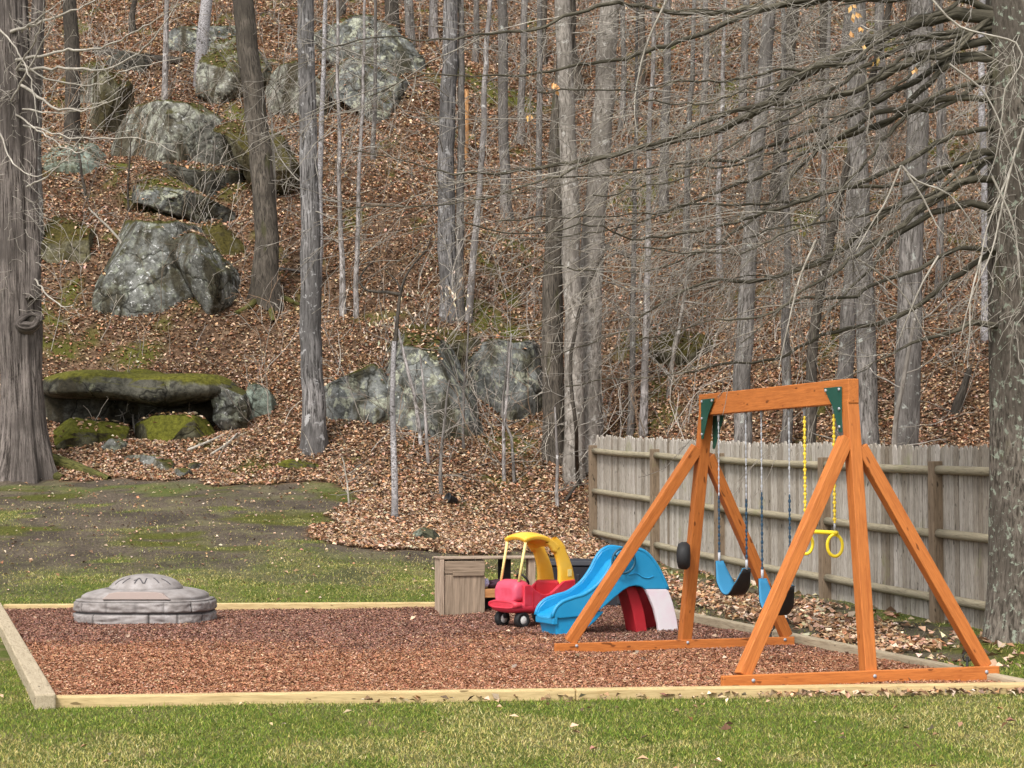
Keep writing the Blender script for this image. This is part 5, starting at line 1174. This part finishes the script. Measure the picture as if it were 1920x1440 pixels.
# ------------------------------------------------------------------ ride-on toy car
def toy_car():
    fw = G(978, 1185)                                               # the visible front wheel's contact
    ang = math.radians(38); hd = np.array([-math.cos(ang), -math.sin(ang), 0]); lt = np.array([math.sin(ang), -math.cos(ang), 0])   # heading, and the side towards the viewer
    z0 = bed_z(fw[0], fw[1]) + 0.005
    org = np.array([fw[0], fw[1], z0]) - lt * 0.155 + hd * 0.11      # nose centre on the ground
    S = 1.03
    w = lambda s, l, z: org - hd * (s * S) + lt * (l * S) + ZT * (z * S)
    t = thing('ride_on_car', w(.35, 0, 0), 'red and yellow plastic ride on toy car parked behind the blue slide', 'toy car')
    # lower body: rounded shell lofted nose to tail
    def loft(st, name, mat, n=40, e=3.2, parent=t):
        P = []
        for s, hw, zb, zt in st:
            a = np.linspace(0, 2 * math.pi, n, endpoint=False)
            cx = np.sign(np.cos(a)) * np.abs(np.cos(a)) ** (2 / e); sz = np.sign(np.sin(a)) * np.abs(np.sin(a)) ** (2 / e)
            P.append([w(s, hw * c, (zb + zt) / 2 + (zt - zb) / 2 * q) for c, q in zip(cx, sz)])
        b = MB(); b.grid(np.array(P), close_v=True); b.add(np.array(P[0]), [np.arange(n)[::-1]], smooth=False); b.add(np.array(P[-1]), [np.arange(n)], smooth=False)
        return b.build(name, M[mat], parent)
    loft([(0.00, .150, .165, .215), (0.01, .185, .150, .240), (0.06, .200, .135, .25), (0.2, .205, .125, .25), (0.5, .205, .120, .25), (0.66, .200, .125, .25), (0.72, .19, .14, .245), (0.735, .16, .16, .22)], 'body', 'red')
    loft([(-0.012, .165, .195, .235), (-0.022, .195, .180, .252), (0.02, .215, .176, .258), (0.06, .214, .182, .25)], 'bumper', 'red', e=3.0)
    loft([(0.018, .125, .235, .37), (0.022, .150, .235, .395), (0.05, .165, .235, .435), (0.10, .170, .235, .450), (0.155, .170, .235, .447), (0.185, .165, .235, .435), (0.195, .14, .24, .41)], 'hood', 'pink', e=3.8)
    # side walls with the dipping door line
    top = lambda s: np.interp(s, [0.10, 0.17, 0.22, 0.30, 0.36, 0.42, 0.50, 0.58, 0.72], [0.40, 0.405, 0.36, 0.315, 0.305, 0.315, 0.37, 0.425, 0.435])
    for sg in (1, -1):
        ss = np.linspace(0.10, 0.72, 26); out = [(s, 0.20) for s in ss] + [(s, top(s)) for s in ss[::-1]]
        b = MB(); b.prism(out, lambda s, z, l: w(s, sg * l, z), 0.168, 0.203); b.build('side_wall', M['red'], t, bevel=0.010, seg=3)
    # door outline groove on the near side
    dl = [(0.205, 0.345), (0.205, 0.20), (0.25, 0.172), (0.42, 0.172), (0.455, 0.21), (0.465, 0.335)]
    b = MB(); b.tube(smooth_path([w(s, 0.2035, z) for s, z in dl], 0.02), 0.0045, 6); b.build('door_line', M['deep_red'], t)
    b = MB(); b.box(w(0.60, 0, 0.33), (0.16 * S, 0.33 * S, 0.19 * S), -hd, lt, ZT); b.build('seat', M['deep_red'], t, bevel=0.02, seg=3)
    b = MB(); b.box(w(0.40, 0, 0.225), (0.40 * S, 0.33 * S, 0.02), -hd, lt, ZT); b.build('floor_pan', M['deep_red'], t)
    # roof sheet, splitting into two broad rear pillars
    path = smooth_path([np.array([0.145, 0, 0.832]), np.array([0.20, 0, 0.856]), np.array([0.30, 0, 0.866]), np.array([0.40, 0, 0.846]), np.array([0.48, 0, 0.80]), np.array([0.525, 0, 0.755])], 0.02)
    hw = np.interp(path[:, 0], [0.15, 0.2, 0.35, 0.53], [0.155, 0.170, 0.182, 0.190])
    u = np.linspace(-1, 1, 15)
    P = np.array([[w(p[0], h * k, p[2] - 0.030 * k * k) for k in u] for p, h in zip(path, hw)])
    b = MB(); b.grid(P); o = b.build('roof', M['yellow'], t); so = o.modifiers.new('thick', 'SOLIDIFY'); so.thickness = 0.045; so.offset = 0; bv = o.modifiers.new('round', 'BEVEL'); bv.width = 0.012; bv.segments = 3
    for sg in (1, -1):
        pp = smooth_path([np.array([0.455, 0, 0.812]), np.array([0.530, 0, 0.745]), np.array([0.590, 0, 0.645]), np.array([0.630, 0, 0.53]), np.array([0.645, 0, 0.40])], 0.025)
        P = []
        for p in pp:
            wd = np.interp(p[2], [0.40, 0.54, 0.70, 0.82], [0.085, 0.066, 0.060, 0.085]); tl = np.interp(p[2], [0.4, 0.6, 0.75, 0.82], [0.10, 0.080, 0.070, 0.060])
            ring = []
            for a in np.linspace(0, 2 * math.pi, 20, endpoint=False):
                c = np.sign(math.cos(a)) * abs(math.cos(a)) ** 0.6; q = np.sign(math.sin(a)) * abs(math.sin(a)) ** 0.6
                ring.append(w(p[0] + tl * q, sg * (0.155 + 0.030 * c), p[2] + (0.03 * q if p[2] > 0.7 else 0)))
            P.append(ring)
        b = MB(); b.grid(np.array(P), close_v=True); b.build('rear_pillar', M['yellow'], t)
        b = MB(); b.tube([w(0.175, sg * 0.140, 0.845), w(0.085, sg * 0.135, 0.43)], 0.0135, 10, cap=True); b.build('front_pillar', M['cream'], t)
    a = w(0.66, 0.187, 0.50); b = MB(); b.box(a, (0.05, 0.004, 0.07), -hd, lt, ZT); b.build('sticker', M['cream'], t)
    # steering wheel
    an = np.linspace(0, 2 * math.pi, 25); c = w(0.24, 0, 0.44); b = MB(); b.tube([c + lt * 0.07 * math.cos(q) + (ZT * 0.8 + hd * 0.6) * 0.07 * math.sin(q) for q in an], 0.011, 8, ref=tuple(np.cross(lt, ZT * .8 + hd * .6))); b.build('steering_wheel', M['black'], t)
    for s, l, r, wd in ((0.11, 0.150, 0.078, 0.065), (0.11, -0.150, 0.078, 0.065), (0.62, 0.200, 0.095, 0.07), (0.62, -0.200, 0.095, 0.07)):
        c = w(s, l, r / S + 0.0); an = np.linspace(0, 2 * math.pi, 28, endpoint=False); sg = 1 if l > 0 else -1
        prof = [(0.55, -0.5), (0.9, -0.5), (1.0, -0.38), (1.0, 0.38), (0.9, 0.5), (0.55, 0.5), (0.52, 0.40)]
        P = np.array([[c + lt * sg * wd * h + hd * r * q * math.cos(a) + ZT * r * q * math.sin(a) for a in an] for q, h in prof])
        wh = MB(); wh.grid(P, close_v=True); ty = wh.build('wheel', M['black'], t)
        prof = [(0.0, -0.45), (0.55, -0.45), (0.55, 0.36), (0.45, 0.46), (0.18, 0.50), (0.0, 0.50)]
        P = np.array([[c + lt * sg * wd * h + hd * r * q * math.cos(a) + ZT * r * q * math.sin(a) for a in an] for q, h in prof])
        wh = MB(); wh.grid(P, close_v=True); wh.build('hub', M['white'], ty)
        if s < 0.3:
            wh = MB(); wh.tube([w(s + 0.01, l * 0.75, 0.15), w(s + 0.01, l * 0.75, 0.08)], 0.022, 8, cap=True); wh.build('axle_fork', M['black'], t)
toy_car()

# ------------------------------------------------------------------ slide
def slide():
    g = G(1032, 1199); zb = bed_z(g[0], g[1]); rot = math.radians(23)
    ax = np.array([math.cos(rot), math.sin(rot), 0]) ; at_ = np.array([-math.sin(rot), math.cos(rot), 0])    # along (foot to ladder), across (away)
    sc = FPX / g[1]; org = np.array([g[0], g[1] - 0.02, zb])
    w = lambda s, z, tt: org + ax * s + at_ * tt + ZT * z
    def c(px, py):                                                 # photo pixel on the near side plane -> (s, z)
        u = (px - 960) / FPX; s = (u * org[1] - org[0]) / (ax[0] - u * ax[1]); Y = org[1] + ax[1] * s
        return (s, W(px, py, Y)[2] - zb)
    t = thing('toy_slide', org, 'blue plastic toddler slide with a steering wheel and faded white legs', 'slide')
    WD = 0.40
    rim = [(1036, 1158), (1041, 1143), (1053, 1130), (1075, 1121), (1097, 1114), (1122, 1095), (1140, 1070), (1150, 1050), (1160, 1036), (1175, 1028), (1192, 1029), (1208, 1034), (1220, 1045), (1232, 1062), (1243, 1084), (1252, 1105)]
    und = [(1209, 1105), (1202, 1100), (1192, 1098), (1180, 1100), (1168, 1107), (1150, 1122), (1130, 1140), (1112, 1151), (1096, 1153), (1092, 1156), (1070, 1158), (1050, 1160)]
    near = [c(*p) for p in rim] + [c(*p) for p in und]
    dens = lambda pl: [tuple(v) for v in pl]
    b = MB(); b.prism(near, w, 0.0, 0.035); b.build('side_panel', M['blue'], t, bevel=0.011, seg=3)
    b = MB(); b.prism([(s, z) for s, z in near], w, WD - 0.035, WD); b.build('side_panel', M['blue'], t, bevel=0.011, seg=3)
    rr = smooth_path([w(s, z, 0.012) for s, z in near[:16]], 0.03)
    for off in (0.0, WD - 0.025):
        b = MB(); b.tube(rr + at_ * off, 0.019, 10, cap=True); b.build('rim', M['blue'], t)
    # chute floor
    fl = [(1036, 1163), (1044, 1158), (1060, 1150), (1085, 1138), (1108, 1128), (1130, 1112), (1152, 1084), (1168, 1062), (1180, 1055), (1196, 1053)]
    q = smooth_path([np.array([*c(*p), 0]) for p in fl], 0.03)
    u = np.linspace(0, 1, 11); P = np.array([[w(p[0], p[1] + 0.03 * (2 * k - 1) ** 4, 0.02 + (WD - 0.04) * k) for k in u] for p in q])
    b = MB(); b.grid(P); o = b.build('chute', M['blue'], t); so = o.modifiers.new('thick', 'SOLIDIFY'); so.thickness = 0.02; so.offset = 0
    # foot block under the chute end
    ft = [(1040, 1158), (1046, 1192), (1056, 1196), (1082, 1194), (1098, 1182), (1118, 1166), (1135, 1147), (1110, 1146)]
    b = MB(); b.prism([c(*p) for p in ft], w, 0.025, WD - 0.025); b.build('foot_block', M['blue'], t, bevel=0.014, seg=3)
    b = MB(); b.prism([(c(1036, 0)[0], c(1036, 1158)[1]), (c(1036, 0)[0], c(1036, 1172)[1]), (c(1046, 0)[0], c(1046, 1172)[1]), (c(1046, 0)[0], c(1046, 1156)[1])], w, 0.0, WD); b.build('chute_lip', M['blue'], t, bevel=0.012, seg=3)
    # curved ladder legs
    leg = [(1209, 1104), (1252, 1104), (1261, 1130), (1268, 1160), (1273, 1198), (1236, 1200), (1233, 1172), (1226, 1142), (1217, 1120)]
    L0 = [c(*p) for p in leg]
    b = MB(); b.prism(L0, w, 0.002, 0.05); b.build('leg', M['white_leg'], t, bevel=0.012, seg=3)
    b = MB(); b.prism([(s, z) for s, z in L0], w, WD - 0.05, WD - 0.002); o = b.build('leg', M['deep_red'], t, bevel=0.012, seg=3); o['label'] = 'red inner leg'
    b = MB(); b.prism([(s - 0.02, z) for s, z in [c(1185, 1100), c(1206, 1100), c(1214, 1122), c(1222, 1150), c(1228, 1190), c(1208, 1192), c(1200, 1150), c(1192, 1120)]], w, 0.12, WD - 0.052); o = b.build('leg_web', M['deep_red'], t, bevel=0.01)
    for py in (1125, 1150, 1176):
        s, z = c(1255 - (1125 - py) * -0.0 + (py - 1125) * 0.2, py); b = MB(); b.box(w(s, z, WD / 2), (0.07, WD - 0.10, 0.03), ax, at_, ZT); b.build('step', M['deep_red'], t, bevel=0.008)
    b = MB(); b.prism([c(1180, 1053), c(1238, 1075), c(1246, 1098), c(1190, 1095)], w, 0.036, WD - 0.036); b.build('platform', M['blue'], t, bevel=0.008)
    # steering wheel on the near face
    cs, cz = c(1161, 1051); cs += 0.02; an = np.linspace(0, 2 * math.pi, 37); r = 0.115
    sw = MB(); sw.tube([w(cs + r * math.cos(a), cz + r * math.sin(a), -0.045) for a in an], 0.0125, 10, ref=tuple(at_)); o = sw.build('steering_wheel', M['blue_dark'], t)
    for a in (0.5, 2.6, 4.71):
        sp = MB(); sp.tube([w(cs, cz, -0.045), w(cs + r * math.cos(a), cz + r * math.sin(a), -0.045)], 0.010, 8); sp.build('spoke', M['blue_dark'], o)
    sp = MB(); sp.tube([w(cs, cz, -0.058), w(cs, cz, 0.0)], [0.026, 0.026], 14, cap=True); sp.build('hub', M['blue_dark'], o)
    # moulded wave line on the panel
    b = MB(); b.tube(smooth_path([w(*c(px, py), -0.004) for px, py in ((1178, 1078), (1192, 1075), (1204, 1082), (1214, 1084), (1224, 1080))], 0.02), 0.006, 6); b.build('moulded_line', M['blue'], t)
slide()

# ------------------------------------------------------------------ covered sandbox
def sandbox():
    g = G(253, 1177); rx, ry = 0.69, 0.56; ctr = np.array([g[0], g[1] + ry, 0]); z0 = float(bed_z(ctr[0], ctr[1] - ry)) - 0.01
    t = thing('sandbox', (ctr[0], ctr[1], z0), 'round grey stone look sandbox under its domed moulded lid', 'sandbox')
    n = 360; th = np.linspace(0, 2 * math.pi, n, endpoint=False); e = 3.0
    def ring(k, z, disp=0.0, ee=e):
        cx = np.sign(np.cos(th)) * np.abs(np.cos(th)) ** (2 / ee); cy = np.sign(np.sin(th)) * np.abs(np.sin(th)) ** (2 / ee)
        return np.stack([ctr[0] + (rx * k + disp) * cx, ctr[1] + (ry * k + disp) * cy, np.full(n, z0 + z)], -1)
    per = np.concatenate([[0], np.cumsum(np.linalg.norm(np.diff(ring(1, 0), axis=0), axis=1))]); tot = per[-1] + np.linalg.norm(ring(1, 0)[0] - ring(1, 0)[-1])
    P = []; TT = []; nb = 15
    for row, (za, zb) in enumerate(((0.0, 0.115), (0.118, 0.235))):
        for k in np.linspace(0, 1, 13):
            f = per / tot * nb + 0.5 * row + 0.27; d = np.abs((f % 1) - 0.5) * 2          # 1 at block joints
            g1 = np.clip((1 - d) / 0.07, 0, 1); g2 = min(1, min(k, 1 - k) / 0.16 + 0.0)
            disp = 0.036 * np.sqrt(g1 * g2 + 1e-9) + 0.010 * fbm(f * 3, k * 3 + row * 9, 0, 3, 5) * g1 * g2
            TT.append(0.5 - 0.5 * (1 - np.clip(g1 * 1.6 - 0.3, 0, 1) * np.clip(g2 * 1.6 - 0.2, 0, 1)))
            P.append(ring(0.965, za + (zb - za) * k, disp))
    b = MB(); b.grid(np.array(P), close_v=True, tint=np.array(TT).ravel()); b.build('wall', M['stone'], t)
    jl = [ring(0.972, 0.1165, 0.003)]; b = MB(); b.tube(np.vstack([jl[0], jl[0][:2]]), 0.006, 6, ref=(0, 0, 1)); b.build('course_joint', M['groove'], t)
    # lid: rim, sloping skirt, then a domed cap
    prof = [(0.985, 0.232), (0.99, 0.239), (0.93, 0.244), (0.905, 0.246), (0.905, 0.262), (0.895, 0.282), (0.84, 0.306), (0.72, 0.330), (0.61, 0.345), (0.58, 0.346), (0.575, 0.338), (0.0, 0.338)]
    b = MB(); b.grid(np.array([ring(k, z, 0, 3.0 if z < 0.26 else 3.4) for k, z in prof]), close_v=True); lid = b.build('lid', M['stone'], t)
    dr, dh, dz = 0.36, 0.150, 0.340
    dome = lambda r, a: np.array([ctr[0] + dr * r * math.cos(a), ctr[1] + dr * 0.95 * r * math.sin(a), z0 + dz + dh * math.sqrt(max(0, 1 - (r * 0.985) ** 2)) ])
    P = np.array([[dome(r, a) for a in np.linspace(0, 2 * math.pi, 90, endpoint=False)] for r in np.linspace(0.001, 1, 24)]); b = MB(); b.grid(P, close_v=True)
    b.grid(np.array([[np.array([ctr[0] + dr * k * math.cos(a), ctr[1] + dr * 0.95 * k * math.sin(a), z0 + zz]) for a in np.linspace(0, 2 * math.pi, 90, endpoint=False)] for k, zz in ((1.0, 0.375), (1.03, 0.365), (1.04, 0.345))]), close_v=True)
    b.build('dome', M['stone'], lid)
    # sunken front panel of the lid
    f = lambda a, z, tt: np.array([ctr[0] + a, ctr[1] - ry * 0.895 + tt + (z - 0.262) * 0.25, z0 + z])
    b = MB(); b.prism([(-0.34, 0.258), (0.34, 0.258), (0.255, 0.318), (0.18, 0.330), (-0.20, 0.330), (-0.27, 0.318)], f, -0.022, 0.06); b.build('front_panel', M['lid_panel'], lid, bevel=0.006)
    # incised zigzag emblem on the dome and the flanking rays
    dp = lambda x, y: dome(min(0.98, math.hypot(x, y)), math.atan2(y, x)) + np.array([0, 0, 0.0005])
    def line(pts, r=0.0065):
        Q = []
        for (x0, y0), (x1, y1) in zip(pts[:-1], pts[1:]):
            for k in np.linspace(0, 1, 9): Q.append(dp(x0 + (x1 - x0) * k, y0 + (y1 - y0) * k))
        b = MB(); b.tube(np.array(Q), r, 6, ref=(0, 0, 1)); b.build('emblem_line', M['groove'], lid)
    line([(-0.16, -0.90), (-0.11, -0.74)], 0.007); line([(-0.20, -0.78), (-0.11, -0.73), (-0.07, -0.66), (0.07, -0.90), (0.12, -0.90)], 0.007); line([(0.12, -0.90), (0.14, -0.66)], 0.007)
    line([(-0.34, -0.58), (-0.52, -0.76)]); line([(-0.52, -0.50), (-0.76, -0.58)]); line([(0.32, -0.58), (0.50, -0.76)]); line([(0.52, -0.50), (0.78, -0.56)])
sandbox()

# ------------------------------------------------------------------ wooden play cabinet and the things by it
def cabinet():
    g = G(840, 1158); rot = math.radians(14); ax = np.array([math.cos(rot), -math.sin(rot) * -1 * -1, 0]); ax = np.array([math.cos(rot), math.sin(rot), 0]); ay = np.array([-math.sin(rot), math.cos(rot), 0])
    sc = g[1] / FPX; z0 = float(bed_z(g[0], g[1])) - 0.02; o = np.array([*W(828, 1150, g[1])[:2], z0])
    t = thing('wooden_cabinet', o, 'weathered plywood play cabinet with an open shelf and a worn tabletop at the lawn edge', 'cabinet')
    wd, dp_, h = 0.465, 0.36, 0.605
    P = lambda x, y, z: o + ax * x + ay * y + ZT * z
    def bx(nm, c, s, mat='cabinet', bev=0.005, tint=0.5):
        b = MB(); b.box(P(*c), s, ax, ay, ZT, tint=tint); return b.build(nm, M[mat], t, bevel=bev)
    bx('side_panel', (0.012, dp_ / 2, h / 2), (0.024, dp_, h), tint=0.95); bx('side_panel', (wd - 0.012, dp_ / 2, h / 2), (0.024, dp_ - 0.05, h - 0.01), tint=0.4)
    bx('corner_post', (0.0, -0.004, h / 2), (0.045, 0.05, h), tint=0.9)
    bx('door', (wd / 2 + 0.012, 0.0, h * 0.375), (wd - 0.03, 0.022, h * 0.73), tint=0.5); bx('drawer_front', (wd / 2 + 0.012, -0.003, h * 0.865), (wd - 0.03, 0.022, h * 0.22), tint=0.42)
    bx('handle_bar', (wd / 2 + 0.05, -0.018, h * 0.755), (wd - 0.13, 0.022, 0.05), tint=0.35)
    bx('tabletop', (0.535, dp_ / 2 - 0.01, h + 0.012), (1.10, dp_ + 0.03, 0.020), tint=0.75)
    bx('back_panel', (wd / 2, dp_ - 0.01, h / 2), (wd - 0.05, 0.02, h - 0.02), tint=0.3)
    bx('shelf', (0.64, dp_ / 2, 0.245), (0.43, dp_, 0.09), 'shelf'); bx('leg', (0.98, 0.03, h / 2), (0.075, 0.05, h), tint=0.8); bx('leg', (1.03, dp_ - 0.03, h / 2), (0.06, 0.05, h), tint=0.5)
    bx('foot_rail', (0.70, 0.02, 0.015), (0.52, 0.04, 0.03), tint=0.7); bx('dark_bin', (0.62, dp_ - 0.06, 0.10), (0.40, 0.10, 0.18), 'black')
    bx('back_board', (0.76, dp_ - 0.01, 0.43), (0.14, 0.02, 0.32), 'black', 0.0)
    def lump(nm, c, s, mat, seed, lab, cat):
        U, V = np.meshgrid(np.linspace(0, 2 * math.pi, 30, endpoint=False), np.linspace(-math.pi / 2, math.pi / 2, 18)); d = np.stack([np.cos(U) * np.cos(V), np.sin(U) * np.cos(V), np.sin(V)], -1)
        r = 1 + 0.28 * fbm(d[..., 0] * 1.8 + seed, d[..., 1] * 1.8, d[..., 2] * 1.8, 4, seed); q = d * r[..., None] * np.array(s)
        b = MB(); b.grid(P(*c)[None, None] + q, close_v=True); tag(b.build(nm, M[mat], None), lab, cat)
    zs = 0.29
    lump('soft_toy', (0.48, 0.10, zs + 0.055), (0.055, 0.05, 0.05), 'lilac', 3, 'small lilac and white bundle on the cabinet shelf', 'toy')
    lump('dark_bundle', (0.62, 0.13, zs + 0.05), (0.11, 0.06, 0.05), 'plum', 6, 'dark plum coloured bundle on the cabinet shelf', 'toy')
M['lilac'] = plastic('lilac cloth', (0.50, 0.46, 0.66), 0.8); M['plum'] = plastic('plum cloth', (0.045, 0.018, 0.035), 0.85, fade=(0.12, 0.03, 0.04))
cabinet()

def deck_bin():
    g = G(1100, 1146); Y = g[1] + 0.15; z0 = float(bed_z(g[0], Y)) - 0.02; a = W(1018, 1146, Y); b_ = W(1200, 1146, Y); wd = b_[0] - a[0]; cx = (a[0] + b_[0]) / 2; h = 0.52
    t = thing('storage_bin', (cx, Y + .25, z0), 'long black plastic storage bin behind the toy car and the slide', 'bin')
    b = MB(); b.box((cx, Y + .25, z0 + h * .44), (wd, 0.5, h * .88), taper=(1.03, 1.05)); b.build('body', M['navy_bin'], t, bevel=0.02, seg=3)
    b = MB(); b.box((cx, Y + .25, z0 + h * .94), (wd + 0.07, 0.57, h * .12), taper=(.97, .94)); b.build('lid', M['navy_bin'], t, bevel=0.015, seg=3)
    for k in range(7):
        b = MB(); b.box((cx - wd * .42 + wd * .14 * k, Y - 0.004, z0 + h * .40), (0.035, 0.03, h * .62)); b.build('rib', M['navy_bin'], t, bevel=0.008)
deck_bin()

def pot():
    g = G(846, 946); t = MB(); c = g + np.array([0, 0, 0.07]); an = np.linspace(0, 2 * math.pi, 24, endpoint=False)
    prof = [(0.01, -0.09), (0.065, -0.09), (0.085, 0.06), (0.10, 0.06), (0.10, 0.09), (0.085, 0.09), (0.06, -0.07), (0.01, -0.07)]
    ax = np.array([-0.8, -0.45, 0.35]); ax /= np.linalg.norm(ax); b1 = np.cross(ax, ZT); b1 /= np.linalg.norm(b1); b2 = np.cross(b1, ax)
    t.grid(np.array([[c + ax * h + b1 * r * math.cos(a) + b2 * r * math.sin(a) for a in an] for r, h in prof]), close_v=True)
    tag(t.build('flower_pot', M['black']), 'small black plant pot tipped over in the leaf drift', 'pot')
pot()
